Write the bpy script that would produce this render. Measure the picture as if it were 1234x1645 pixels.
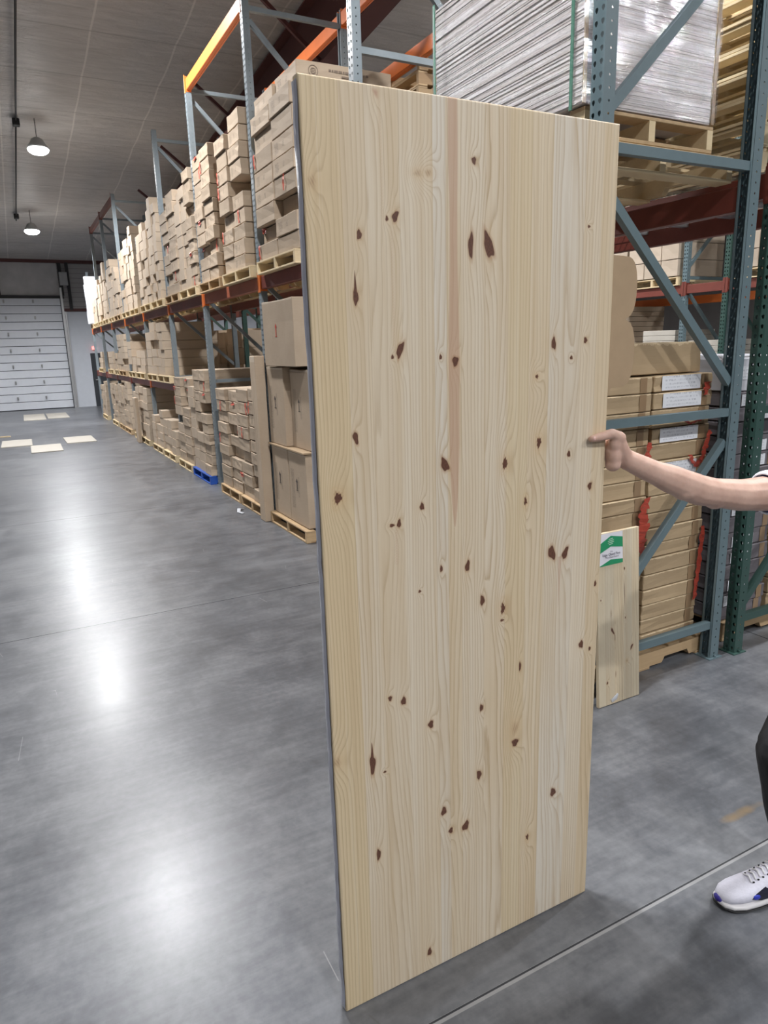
import bpy, bmesh, math, random
import numpy as np
from mathutils import Vector, Matrix

SC = bpy.context.scene
for o in list(bpy.data.objects): bpy.data.objects.remove(o)
COL = SC.collection

# ------------------------------------------------------------------ camera
CAM_M = ((0.883, -0.469, -0.029), (0.135, 0.193, 0.972), (0.45, 0.862, -0.234))
H = 1.873
def R_cam(yaw, pitch, roll):
    f = Vector((math.sin(yaw)*math.cos(pitch), math.cos(yaw)*math.cos(pitch), math.sin(pitch)))
    r = Vector((math.cos(yaw), -math.sin(yaw), 0)); u = r.cross(f)
    c, s = math.cos(roll), math.sin(roll)
    return (r*c+u*s, -r*s+u*c, f)
cam = bpy.data.cameras.new('camera'); camo = bpy.data.objects.new('camera', cam); COL.objects.link(camo)
r_, u_, f_ = R_cam(0.48102542, -0.23597826, -0.03022857)
m = Matrix((r_, u_, -f_)).transposed().to_4x4(); m.translation = (0, 0, H); camo.matrix_world = m
cam.sensor_fit = 'VERTICAL'; cam.sensor_height = 36.0; cam.lens = 1114.129/1645*36
cam.clip_start = .05; cam.clip_end = 200
SC.camera = camo
# ------------------------------------------------------------------ world, exposure, lamp strengths
w = bpy.data.worlds.new('world'); SC.world = w; w.use_nodes = True
w.node_tree.nodes['Background'].inputs[0].default_value = (.75, .82, 1, 1)
w.node_tree.nodes['Background'].inputs[1].default_value = .035
SC.view_settings.view_transform = 'Standard'; SC.view_settings.look = 'None'
SC.view_settings.gamma = 1; SC.view_settings.use_curve_mapping = False
SC.view_settings.exposure = 0.05
LAMP_W = 250.0
LAMP_COL = (.985, .985, 1.0)
LAMPS = [(x, y) for x in (1.03, 6.9) for y in (-10.5, -4.2, 2.4, 9.0, 15.4, 21.6)] + \
        [(x, y) for x in (-5.0, 13.0) for y in (-4.2, 5.0, 15.4, 24.0)]
ROOF0, ROOFK = 7.42, .083
def roof_z(y): return ROOF0 - ROOFK*y if y > -12 else ROOF0 + ROOFK*12 + ROOFK*(y+12)

rnd = random.Random(7)
# ------------------------------------------------------------------ helpers
def link(o, parent=None):
    COL.objects.link(o)
    if parent: o.parent = parent
    return o
def tag(o, label=None, cat=None, group=None, kind=None):
    if label: o['label'] = label
    if cat: o['category'] = cat
    if group: o['group'] = group
    if kind: o['kind'] = kind
    return o
def empty(name, loc=(0, 0, 0), rz=0, label=None, cat=None, group=None):
    o = bpy.data.objects.new(name, None); o.empty_display_size = .1
    o.location = loc; o.rotation_euler = (0, 0, rz); link(o)
    return tag(o, label, cat, group)
def mesh_of(bm, name, mats=(), smooth=False):
    me = bpy.data.meshes.new(name); bm.to_mesh(me); bm.free()
    for mm in (mats if isinstance(mats, (list, tuple)) else [mats]): me.materials.append(mm)
    if smooth:
        for p in me.polygons: p.use_smooth = True
    return me
def obj(name, me, parent=None, loc=(0, 0, 0), rot=(0, 0, 0)):
    o = bpy.data.objects.new(name, me); o.location = loc; o.rotation_euler = rot
    return link(o, parent)
def copy_tree(o, parent=None):
    c = o.copy(); COL.objects.link(c); c.parent = parent
    for ch in o.children: copy_tree(ch, c)
    return c
def bx(bm, x0, x1, y0, y1, z0, z1, bev=0, mi=0):
    vs = [bm.verts.new((x, y, z)) for x in (x0, x1) for y in (y0, y1) for z in (z0, z1)]
    fs = [bm.faces.new([vs[i] for i in q]) for q in ((0, 1, 3, 2), (4, 6, 7, 5), (0, 4, 5, 1), (2, 3, 7, 6), (0, 2, 6, 4), (1, 5, 7, 3))]
    for f in fs: f.material_index = mi
    if bev:
        es = list({e for f in fs for e in f.edges})
        bmesh.ops.bevel(bm, geom=es, offset=bev, segments=1, affect='EDGES')
    return vs
def bar(bm, a, b, w, d, up=(0, 0, 1), mi=0):
    a, b = Vector(a), Vector(b); t = (b-a).normalized(); s = t.cross(Vector(up))
    if s.length < 1e-4: s = t.cross(Vector((0, 1, 0)))
    s.normalize(); n = s.cross(t)
    vs = []
    for p in (a, b):
        for i, j in ((-1, -1), (1, -1), (1, 1), (-1, 1)): vs.append(bm.verts.new(p+s*(i*w/2)+n*(j*d/2)))
    for q in ((3, 2, 1, 0), (4, 5, 6, 7), (0, 1, 5, 4), (1, 2, 6, 5), (2, 3, 7, 6), (3, 0, 4, 7)):
        bm.faces.new([vs[i] for i in q]).material_index = mi
def tube(bm, pts, rad, n=12, mi=0, cap=True, up=(0, 0, 1)):
    """pts: list of points; rad: list of r or (r_side, r_up)"""
    pts = [Vector(p) for p in pts]; rings = []
    for i, p in enumerate(pts):
        t = (pts[min(i+1, len(pts)-1)]-pts[max(i-1, 0)]).normalized()
        s = t.cross(Vector(up))
        if s.length < 1e-3: s = t.cross(Vector((0, 1, 0)))
        s.normalize(); nn = s.cross(t)
        r = rad[i] if isinstance(rad, (list, tuple)) else rad
        ra, rb = r if isinstance(r, (list, tuple)) else (r, r)
        rings.append([bm.verts.new(p+s*(ra*math.cos(2*math.pi*k/n))+nn*(rb*math.sin(2*math.pi*k/n))) for k in range(n)])
    for a, b in zip(rings, rings[1:]):
        for k in range(n): bm.faces.new((a[k], a[(k+1) % n], b[(k+1) % n], b[k])).material_index = mi
    if cap:
        bm.faces.new(rings[0][::-1]).material_index = mi; bm.faces.new(rings[-1]).material_index = mi
def prism(bm, poly, y0, y1, mi=0):
    """poly in (x,z) extruded in y"""
    a = [bm.verts.new((x, y0, z)) for x, z in poly]; b = [bm.verts.new((x, y1, z)) for x, z in poly]
    n = len(poly); bm.faces.new(a).material_index = mi; bm.faces.new(b[::-1]).material_index = mi
    for i in range(n): bm.faces.new((a[i], b[i], b[(i+1) % n], a[(i+1) % n])).material_index = mi
    bmesh.ops.recalc_face_normals(bm, faces=bm.faces)
def struct(name, bm_or_me, mat=None):
    me = bm_or_me if isinstance(bm_or_me, bpy.types.Mesh) else mesh_of(bm_or_me, name, mat)
    return tag(obj(name, me), kind='structure')

# ------------------------------------------------------------------ node material helper
class NT:
    def __init__(s, name):
        s.m = bpy.data.materials.new(name); s.m.use_nodes = True
        s.t = s.m.node_tree; s.b = s.t.nodes['Principled BSDF']; s.o = s.t.nodes['Material Output']
    def n(s, typ, **kw):
        nd = s.t.nodes.new(typ)
        for k, v in kw.items():
            if k.startswith('_'): setattr(nd, k[1:], v)
        return nd
    def l(s, a, b): s.t.links.new(a, b)
    def inp(s, nd, k, v):
        if hasattr(v, 'links') or isinstance(v, bpy.types.NodeSocket): s.l(v, nd.inputs[k])
        else: nd.inputs[k].default_value = v
    def math(s, op, a, b=0.0, c=None, clamp=False):
        nd = s.t.nodes.new('ShaderNodeMath'); nd.operation = op; nd.use_clamp = clamp
        s.inp(nd, 0, a); s.inp(nd, 1, b)
        if c is not None: s.inp(nd, 2, c)
        return nd.outputs[0]
    def mix(s, f, a, b, mode='MIX'):
        nd = s.t.nodes.new('ShaderNodeMix'); nd.data_type = 'RGBA'; nd.blend_type = mode
        s.inp(nd, 0, f); s.inp(nd, 6, a); s.inp(nd, 7, b); return nd.outputs[2]
    def noise(s, vec, scale, detail=3, rough=.5, dist=0):
        nd = s.t.nodes.new('ShaderNodeTexNoise')
        if vec is not None: s.l(vec, nd.inputs['Vector'])
        nd.inputs['Scale'].default_value = scale; nd.inputs['Detail'].default_value = detail
        nd.inputs['Roughness'].default_value = rough; nd.inputs['Distortion'].default_value = dist
        return nd.outputs['Fac']
    def coord(s, which='Object'): return s.t.nodes.new('ShaderNodeTexCoord').outputs[which]
    def mapping(s, vec, scale=(1, 1, 1), loc=(0, 0, 0), rot=(0, 0, 0)):
        nd = s.t.nodes.new('ShaderNodeMapping'); s.l(vec, nd.inputs[0])
        nd.inputs['Scale'].default_value = scale; nd.inputs['Location'].default_value = loc; nd.inputs['Rotation'].default_value = rot
        return nd.outputs[0]
    def sep(s, vec):
        nd = s.t.nodes.new('ShaderNodeSeparateXYZ'); s.l(vec, nd.inputs[0]); return nd.outputs
    def comb(s, x, y, z):
        nd = s.t.nodes.new('ShaderNodeCombineXYZ'); s.inp(nd, 0, x); s.inp(nd, 1, y); s.inp(nd, 2, z); return nd.outputs[0]
    def ramp(s, f, stops, interp='LINEAR'):
        nd = s.t.nodes.new('ShaderNodeValToRGB'); s.inp(nd, 0, f); cr = nd.color_ramp; cr.interpolation = interp
        while len(cr.elements) < len(stops): cr.elements.new(.5)
        for e, (p, c) in zip(cr.elements, stops):
            e.position = p; e.color = (c[0], c[1], c[2], 1) if isinstance(c, (tuple, list)) else (c, c, c, 1)
        return nd.outputs[0]
    def bump(s, h, strength=.3, dist=.01):
        nd = s.t.nodes.new('ShaderNodeBump'); s.l(h, nd.inputs['Height'])
        nd.inputs['Strength'].default_value = strength; nd.inputs['Distance'].default_value = dist
        s.l(nd.outputs[0], s.b.inputs['Normal'])
    def fin(s, col=None, rough=None, metal=None, spec=None):
        if col is not None: s.inp(s.b, 'Base Color', col)
        if rough is not None: s.inp(s.b, 'Roughness', rough)
        if metal is not None: s.inp(s.b, 'Metallic', metal)
        if spec is not None: s.inp(s.b, 'Specular IOR Level', spec)
        return s.m
def C4(c): return (c[0], c[1], c[2], 1)
def simple(name, col, rough=.6, metal=0, var=.12, scale=8, bump=0, spec=None):
    t = NT(name); v = t.noise(t.coord(), scale, 4)
    f = t.math('SUBTRACT', v, .5); f = t.math('MULTIPLY_ADD', f, var*2, 1)
    c = t.mix(1.0, C4(col), t.comb(f, f, f), 'MULTIPLY')
    if bump: t.bump(v, bump)
    return t.fin(c, rough, metal, spec)

# ------------------------------------------------------------------ materials
def mat_floor():
    t = NT('polished_concrete'); P = t.coord()
    n1 = t.noise(P, .55, 6, .6); n2 = t.noise(P, 3.2, 7, .65, .4); n3 = t.noise(P, 30, 4, .6)
    st = t.noise(t.mapping(P, (.5, 9, 1), rot=(0, 0, .25)), 2.2, 5, .65)
    v = t.math('MULTIPLY_ADD', n1, .45, t.math('MULTIPLY_ADD', n2, .42, t.math('MULTIPLY', n3, .18)))
    v = t.math('MULTIPLY_ADD', st, .22, v)
    c = t.ramp(v, [(.44, (.046, .049, .055)), (.60, (.100, .106, .118)), (.78, (.195, .202, .214))])
    x, y, z = t.sep(P)
    # contraction joints every 3.68 m
    def joint(coord, off, pitch, w):
        q = t.math('FRACT', t.math('DIVIDE', t.math('SUBTRACT', coord, off), pitch))
        d = t.math('MULTIPLY', t.math('MINIMUM', q, t.math('SUBTRACT', 1, q)), pitch)
        return t.math('LESS_THAN', d, w)
    j = t.math('MAXIMUM', joint(y, 1.352, 3.70, .0032), joint(x, -1.3, 5.3, .004))
    edge = t.math('SUBTRACT', joint(y, 1.347, 3.70, .009), j, clamp=True)
    c = t.mix(t.math('MULTIPLY', t.math('MULTIPLY', edge, t.math('LESS_THAN', y, 3)), .38), c, (.5, .5, .49, 1))
    c = t.mix(t.math('MULTIPLY', j, .75), c, (.03, .03, .032, 1))
    # scratches
    def scratch(rot, sc, th):
        vv = t.n('ShaderNodeTexVoronoi', _feature='DISTANCE_TO_EDGE')
        t.l(t.mapping(P, sc, rot=(0, 0, rot)), vv.inputs['Vector']); vv.inputs['Scale'].default_value = 1
        return t.math('LESS_THAN', vv.outputs['Distance'], th)
    s1 = t.math('MULTIPLY', scratch(.5, (1.4, .22, 1), .0012), t.math('GREATER_THAN', t.noise(P, 2.3, 2), .6))
    s2 = t.math('MULTIPLY', scratch(-.35, (1.1, .18, 1), .001), t.math('GREATER_THAN', t.noise(P, 1.9, 2), .62))
    c = t.mix(t.math('MULTIPLY', s1, .5), c, (.10, .10, .10, 1))
    c = t.mix(t.math('MULTIPLY', s2, .4), c, (.42, .42, .42, 1))
    # brownish stain beside the shoe
    dx = t.math('DIVIDE', t.math('SUBTRACT', x, 2.37), .16); dy = t.math('DIVIDE', t.math('SUBTRACT', y, 1.50), .028)
    wob = t.math('MULTIPLY', t.noise(P, 12, 3), 1.6)
    r = t.math('ADD', t.math('ADD', t.math('MULTIPLY', dx, dx), t.math('MULTIPLY', dy, dy)), wob)
    c = t.mix(t.math('MULTIPLY', t.math('SUBTRACT', 1.6, r, clamp=True), .8), c, (.22, .15, .07, 1))
    rr = t.math('MULTIPLY_ADD', n2, .16, t.math('MULTIPLY_ADD', n3, .07, .24))
    t.bump(t.math('ADD', t.math('MULTIPLY', n3, .3), t.math('ADD', t.math('MULTIPLY', n2, .8), t.math('MULTIPLY', j, -2))), .06, .01)
    t.b.inputs['Coat Weight'].default_value = .12; t.b.inputs['Coat Roughness'].default_value = .22
    t.l(t.math('MULTIPLY', t.math('SUBTRACT', 1, j), .12), t.b.inputs['Coat Weight'])
    return t.fin(c, t.math('MAXIMUM', rr, j), 0, t.math('MULTIPLY', t.math('SUBTRACT', 1, j), .6))
def mat_ceiling():
    t = NT('vinyl_insulation'); P = t.coord()
    n = t.noise(t.mapping(P, (.6, 3.5, 1)), 2.4, 6, .62, 1.0); n2 = t.noise(P, 9, 4, .6, .6)
    x, y, z = t.sep(P)
    q = t.math('FRACT', t.math('DIVIDE', t.math('SUBTRACT', x, 1.70), 1.22))
    d = t.math('MINIMUM', q, t.math('SUBTRACT', 1, q)); seam = t.math('LESS_THAN', d, .012)
    q2 = t.math('FRACT', t.math('DIVIDE', y, 1.5)); d2 = t.math('MINIMUM', q2, t.math('SUBTRACT', 1, q2)); s2 = t.math('LESS_THAN', d2, .012)
    c = t.ramp(n, [(.3, (.40, .385, .375)), (.7, (.56, .54, .525))])
    c = t.mix(t.math('MULTIPLY', seam, .6), c, (.75, .72, .68, 1))
    c = t.mix(t.math('MULTIPLY', s2, .5), c, (.26, .25, .24, 1))
    t.bump(t.math('ADD', n, t.math('MULTIPLY', n2, .35)), .8, .05)
    return t.fin(c, .42, 0, .5)
def mat_carton(name, c0, c1, printed=True, frayed=False):
    t = NT(name); P = t.coord(); G = t.coord('Generated')
    oi = t.n('ShaderNodeObjectInfo'); rn = oi.outputs['Random']
    sh = t.n('ShaderNodeVectorMath', _operation='ADD'); t.l(P, sh.inputs[0]); t.l(t.comb(t.math('MULTIPLY', rn, 40), rn, 0), sh.inputs[1])
    n = t.noise(sh.outputs[0], 3.5, 5, .6); fi = t.noise(t.mapping(sh.outputs[0], (4, 4, 60)), 3, 2)
    f = t.math('MULTIPLY_ADD', n, .7, t.math('MULTIPLY', fi, .3))
    c = t.mix(f, C4(c0), C4(c1))
    br = t.math('MULTIPLY_ADD', rn, .22, .89)
    c = t.mix(1.0, c, t.comb(br, br, br), 'MULTIPLY')
    if printed:
        gx, gy, gz = t.sep(G)
        nx = t.sep(t.n('ShaderNodeNewGeometry').outputs['Normal'])[0]
        face = t.math('GREATER_THAN', t.math('ABSOLUTE', nx), .8)
        def rect(u0, u1, v0, v1):
            a = t.math('MULTIPLY', t.math('GREATER_THAN', gy, u0), t.math('LESS_THAN', gy, u1))
            b = t.math('MULTIPLY', t.math('GREATER_THAN', gz, v0), t.math('LESS_THAN', gz, v1))
            return t.math('MULTIPLY', a, b)
        scr = t.math('GREATER_THAN', t.noise(t.mapping(sh.outputs[0], (1, 40, 90)), 3, 2), .5)
        mk = t.math('MAXIMUM', rect(.70, .88, .2, .75), rect(.42, .5, .38, .66))
        has = t.math('GREATER_THAN', rn, .35)
        mk = t.math('MULTIPLY', t.math('MULTIPLY', mk, scr), t.math('MULTIPLY', face, has))
        c = t.mix(t.math('MULTIPLY', mk, .42), c, (.10, .085, .075, 1))
        # tape seam in the middle of the end face
        seam = t.math('MULTIPLY', face, t.math('LESS_THAN', t.math('ABSOLUTE', t.math('SUBTRACT', gz, .985)), .02))
        c = t.mix(t.math('MULTIPLY', seam, .35), c, (.75, .68, .56, 1))
    if frayed:
        gz2 = t.sep(G)[2]; ny = t.sep(t.n('ShaderNodeNewGeometry').outputs['Normal'])[1]
        fr_ = t.noise(t.mapping(sh.outputs[0], (14, 1, 8)), 2, 4, .7)
        mk = t.math('MULTIPLY', t.math('LESS_THAN', ny, -.6), t.math('GREATER_THAN', t.math('MULTIPLY_ADD', fr_, .32, gz2), 1.09))
        c = t.mix(t.math('MULTIPLY', mk, .6), c, (.70, .57, .38, 1))
    t.bump(n, .25, .01)
    return t.fin(c, .75, 0, .25)
def mat_wood(name, c0, c1, dark, scale=1.0, axis='y'):
    t = NT(name); P = t.coord(); rn = t.n('ShaderNodeObjectInfo').outputs['Random']
    sh = t.n('ShaderNodeVectorMath', _operation='ADD'); t.l(P, sh.inputs[0]); t.l(t.comb(t.math('MULTIPLY', rn, 30), t.math('MULTIPLY', rn, 17), 0), sh.inputs[1])
    sc = (30, 2, 30) if axis == 'y' else ((2, 30, 30) if axis == 'x' else (30, 30, 2))
    n = t.noise(t.mapping(sh.outputs[0], sc), 1*scale, 4, .6, .6); n2 = t.noise(sh.outputs[0], 2.3, 3)
    c = t.mix(n, C4(c0), C4(c1)); c = t.mix(t.math('MULTIPLY', t.math('GREATER_THAN', n2, .66), .55), c, C4(dark))
    br = t.math('MULTIPLY_ADD', rn, .35, .8); c = t.mix(1.0, c, t.comb(br, br, br), 'MULTIPLY')
    return t.fin(c, .7, 0, .3)
M = {}
M['floor'] = mat_floor(); M['ceil'] = mat_ceiling(); M['darkwall'] = simple('darkened_liner_wall', (.13, .12, .115), .7, 0, .2, 2)  # side and rear walls darkened to cut the fill light they bounce
M['carton'] = mat_carton('kraft_cardboard', (.36, .275, .195), (.52, .42, .315))
M['carton_far'] = mat_carton('kraft_cardboard_plain', (.42, .33, .24), (.56, .46, .355), False)
M['carton_r'] = mat_carton('tan_cardboard', (.35, .255, .15), (.50, .38, .24), False, True)
M['carton_shaded'] = mat_carton('shaded_grey_corrugated', (.12, .11, .12), (.2, .185, .2), False)  # dark grey stands for the shaded carton sides in the gap between racks
M['card_sheet'] = simple('cardboard_sheet', (.40, .29, .18), .8, var=.08, scale=20)
M['tape'] = simple('brown_packing_tape', (.30, .20, .115), .3, var=.1)
M['red_tape'] = simple('red_film_tape', (.55, .09, .055), .4, var=.2)
M['label'] = None
M['teal'] = simple('teal_rack_paint', (.125, .180, .200), .42, 0, .10, 14)
M['green'] = simple('green_rack_paint', (.035, .080, .068), .42, 0, .10, 14)
M['greyblue'] = simple('grey_blue_rack_paint', (.20, .235, .255), .38, 0, .15, 14)
M['orange'] = simple('orange_beam_paint', (.80, .20, .045), .45, 0, .10, 10)
M['redbeam'] = simple('red_brown_beam_paint', (.17, .040, .028), .5, 0, .2, 10)
M['steelred'] = simple('red_oxide_steel', (.085, .028, .026), .6, 0, .15, 5)
M['pallet'] = mat_wood('pallet_wood', (.62, .48, .28), (.74, .61, .40), (.42, .28, .15), 1, 'y')
M['palletx'] = mat_wood('pallet_wood_old', (.40, .27, .15), (.60, .44, .26), (.25, .15, .08), 1, 'x')
M['bluepl'] = simple('blue_painted_pallet', (.02, .09, .42), .5, 0, .15)
M['lumber'] = mat_wood('pale_lumber', (.66, .52, .31), (.80, .68, .46), (.5, .34, .18), 1, 'y')
M['metal'] = simple('galvanised_metal', (.45, .46, .47), .35, .8, .1)
M['white'] = simple('white_sheet_metal', (.62, .65, .70), .45, 0, .05)
M['wallw'] = simple('pale_wall_panel', (.50, .53, .58), .55, 0, .06)
M['black'] = simple('matte_black', (.012, .012, .014), .55)
M['darkdoor'] = simple('dark_door_paint', (.018, .022, .028), .5)
M['whitewrap'] = simple('white_plastic_wrap', (.55, .57, .61), .4, 0, .1, 6, .4)
M['plywood'] = simple('pale_plywood', (.52, .49, .43), .6, 0, .06)
def mat_redfilm():
    t = NT('red_film_tape_thin'); P = t.coord(); n = t.noise(P, 38, 4, .7, 1.5)
    t.inp(t.b, 'Alpha', t.math('MULTIPLY_ADD', t.math('GREATER_THAN', n, .40), .62, .22))
    return t.fin(t.mix(n, (.62, .10, .06, 1), (.36, .05, .035, 1)), .35)
M['red_film'] = mat_redfilm()
def mat_emit(name, col, s):
    t = NT(name); t.b.inputs['Emission Color'].default_value = C4(col); t.b.inputs['Emission Strength'].default_value = s
    return t.fin(C4((.9, .9, .9)), .4)
M['lamp'] = mat_emit('lamp_lens', (1, .99, .97), 38)
def mat_label():
    t = NT('printed_paper_label'); G = t.coord('Generated'); P = t.coord()
    gx, gy, gz = t.sep(G)
    ln = t.math('GREATER_THAN', t.math('FRACT', t.math('MULTIPLY', gz, 4)), .55)
    sc = t.math('GREATER_THAN', t.noise(t.mapping(P, (220, 1, 60)), 1, 2), .52)
    ins = t.math('MULTIPLY', t.math('GREATER_THAN', gx, .08), t.math('LESS_THAN', gx, .9))
    mk = t.math('MULTIPLY', t.math('MULTIPLY', ln, sc), ins)
    return t.fin(t.mix(t.math('MULTIPLY', mk, .5), (.78, .80, .84, 1), (.25, .26, .32, 1)), .5)
M['label'] = mat_label()

# ------------------------------------------------------------------ room shell
XL, XR, YB, YF = -8.0, 19.0, -14.0, 27.8
bm = bmesh.new(); bx(bm, XL, XR, YB, YF+.3, -.15, 0); struct('floor', bm, M['floor'])
def ceiling():
    # insulation sagging between the purlins every 1.5 m
    xs = np.arange(XL, XR+.01, .61); n_y = int((YF+.3+12)/.25)
    ys = [-12+i*.25 for i in range(n_y+1)]
    vs, fs = [], []
    for y in ys:
        for x in xs:
            ph = (y/1.5) % 1.0
            sag = .04*math.sin(math.pi*ph)
            vs.append((x, y, roof_z(y)-sag))
    W = len(xs)
    for j in range(len(ys)-1):
        for i in range(W-1):
            a = j*W+i; fs.append((a, a+W, a+W+1, a+1))
    me = bpy.data.meshes.new('ceiling'); me.from_pydata(vs, [], fs); me.materials.append(M['ceil'])
    for p in me.polygons: p.use_smooth = True
    o = struct('ceiling', me)
    md = o.modifiers.new('t', 'SOLIDIFY'); md.thickness = .1; md.offset = -1
    bm = bmesh.new()
    a = [bm.verts.new(p) for p in ((XL, YB, ROOF0+ROOFK*12-.16), (XR, YB, ROOF0+ROOFK*12-.16), (XR, -12, ROOF0+ROOFK*12), (XL, -12, ROOF0+ROOFK*12))]
    bm.faces.new(a); struct('ceiling_rear', bm, M['ceil'])
ceiling()
bm = bmesh.new(); bx(bm, XL-.2, XL, YB, YF+.3, 0, 8.6); struct('wall_left', bm, M['darkwall'])
bm = bmesh.new(); bx(bm, XR, XR+.2, YB, YF+.3, 0, 8.6); struct('wall_right', bm, M['darkwall'])
bm = bmesh.new(); bx(bm, XL, XR, YB-.2, YB, 0, 8.6); struct('wall_rear', bm, M['darkwall'])
# far wall: pale liner low, ribbed metal high
DX0, DX1, DZ = -2.0, 1.93, 3.86
bm = bmesh.new()
bx(bm, XL, DX0, YF, YF+.2, 0, 3.38); bx(bm, DX1, 2.68, YF, YF+.2, 0, 3.38); bx(bm, 3.62, XR, YF, YF+.2, 0, 3.38)
bx(bm, 2.68, 3.62, YF, YF+.2, 1.9, 3.38)
struct('wall_front', bm, M['wallw'])
def mat_ribbed():
    t = NT('ribbed_liner'); x, y, z = t.sep(t.coord())
    q = t.math('FRACT', t.math('DIVIDE', z, .16)); l = t.math('LESS_THAN', q, .12)
    return t.fin(t.mix(t.math('MULTIPLY', l, .6), (.34, .33, .33, 1), (.12, .12, .12, 1)), .5)
M['rib'] = mat_ribbed()
bm = bmesh.new(); bx(bm, XL, DX0, YF+.02, YF+.2, 3.38, 5.3); bx(bm, DX1, XR, YF+.02, YF+.2, 3.38, 5.3)
struct('wall_front_upper', bm, M['rib'])
bm = bmesh.new(); bx(bm, DX0, DX1, YF+.05, YF+.2, DZ, 5.3); struct('wall_front_insulation', bm, simple('foil_faced_insulation', (.42, .42, .43), .35, 0, .25, 3, .6))
# dark steel trims
for i, (a, b) in enumerate((((DX0, 3.80), (DX1+.12, 3.90)), ((DX1+.0, 3.36), (XR, 3.46)), ((DX1+.02, 3.9), (DX1+.14, 5.2)), ((DX0, 4.98), (XR, 5.1)), ((2.2, 3.4), (2.3, 5.0)), ((-.02, 3.9), (.10, 5.0)))):
    bm = bmesh.new(); bx(bm, a[0], b[0], YF-.06-.01*i, YF+.02, a[1], b[1]); struct('trim_%d' % (i+1), bm, M['steelred'] if i in (1, 3) else M['black'])
bm = bmesh.new()
for x in (DX1+.03, 2.02): bx(bm, x, x+.05, YF-.13, YF-.08, 0, 3.35)
struct('trim_7', bm, M['metal'])
# sectional overhead door
dr = empty('door_1', (0, YF, 0)); dr['kind'] = 'structure'
n = 14; ph = (DZ-.04)/n
bmp = bmesh.new(); bx(bmp, DX0, DX1-.02, -.03, .05, .006, ph-.012, .006); mep = mesh_of(bmp, 'door_panel', M['white'])
bmh = bmesh.new(); bx(bmh, -.03, .03, -.05, -.0, -.045, .045); tube(bmh, [(0, -.06, -.06), (0, -.06, .05)], .02, 8); meh = mesh_of(bmh, 'door_latch', M['metal'])
for k in range(n):
    p = obj('door_panel', mep, dr, (0, 0, .02+k*ph))
    if k % 2 == 1:
        for x in (-.9, .15, 1.05): obj('door_latch', meh, p, (x, -.03, ph*.5))
bm = bmesh.new()
for x in (DX0-.06, DX1): bx(bm, x, x+.07, -.12, .0, 0, DZ+.3)
obj('door_track', mesh_of(bm, 'door_track', M['metal']), dr)
dr2 = empty('door_2', (3.15, YF, 0)); dr2['kind'] = 'structure'
bm = bmesh.new(); bx(bm, -.47, .47, .03, .1, 0, 1.9, .005); obj('door_leaf', mesh_of(bm, 'door_leaf', M['darkdoor']), dr2)
bm = bmesh.new(); tube(bm, [(-.38, .03, .95), (-.38, -.03, .95), (-.28, -.03, .95)], .012, 8); obj('door_handle', mesh_of(bm, 'door_handle', M['metal']), dr2)
bm = bmesh.new(); bx(bm, -.07, .07, -.1, 0, 0, .12, .01)
o = obj('exit_light', mesh_of(bm, 'exit_light', mat_emit('red_exit_glow', (1, .12, .08), 1.2)), None, (2.83, YF, 2.02)); tag(o, 'small red glowing light box above the dark door in the end wall', 'light')
bm = bmesh.new(); bx(bm, -.13, .13, -.14, 0, -.22, .22, .01); bx(bm, -.08, .08, -.16, -.14, -.05, .15)
o = obj('electrical_box', mesh_of(bm, 'electrical_box', simple('grey_box', (.35, .36, .37), .4)), None, (2.1, YF-.09, 4.45)); tag(o, 'grey electrical box on the end wall right of the roller door', 'electrical box')
# rafter
def rafter(x, first):
    y0, y1 = -3.0, YF-.1
    bm = bmesh.new()
    def prof(y, dz): return roof_z(y)-.09-dz
    for (xa, xb, da, db) in ((x-.15, x+.15, 0, .02), (x-.012, x+.012, .02, .93), (x-.15, x+.15, .93, .955)):
        vs = [bm.verts.new((xx, y, prof(y, d))) for xx in (xa, xb) for y in (y0, y1) for d in (db, da)]
        for q in ((0, 1, 3, 2), (4, 6, 7, 5), (0, 4, 5, 1), (2, 3, 7, 6), (0, 2, 6, 4), (1, 5, 7, 3)): bm.faces.new([vs[i] for i in q])
    bmesh.ops.recalc_face_normals(bm, faces=bm.faces)
    return struct('trim_rafter_%d' % first, bm, M['steelred'])
rafter(4.40, 1); rafter(-4.2, 2); rafter(13, 3)
bm = bmesh.new()
for y in (3.8, 6.8, 9.8, 12.8, 15.8, 18.8):
    bar(bm, (3.35, y, roof_z(y)-.15), (4.36, y-.02, roof_z(y)-.95), .05, .05)
struct('trim_rafter_braces', bm, M['steelred'])
# conduit along the roof
bm = bmesh.new(); tube(bm, [(.72, y, roof_z(y)-.11) for y in (5, 12, 18, 22.4)], .017, 8)
cd = obj('conduit', mesh_of(bm, 'conduit', M['black'])); tag(cd, 'thin dark conduit running along the roof left of the lamps', 'conduit')
bm = bmesh.new(); bx(bm, -.06, .06, -.07, .07, -.07, .05, .01); mj = mesh_of(bm, 'junction_box', M['black'])
for y in (15.4, 21.9): obj('junction_box', mj, cd, (.72, y, roof_z(y)-.12))

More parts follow.
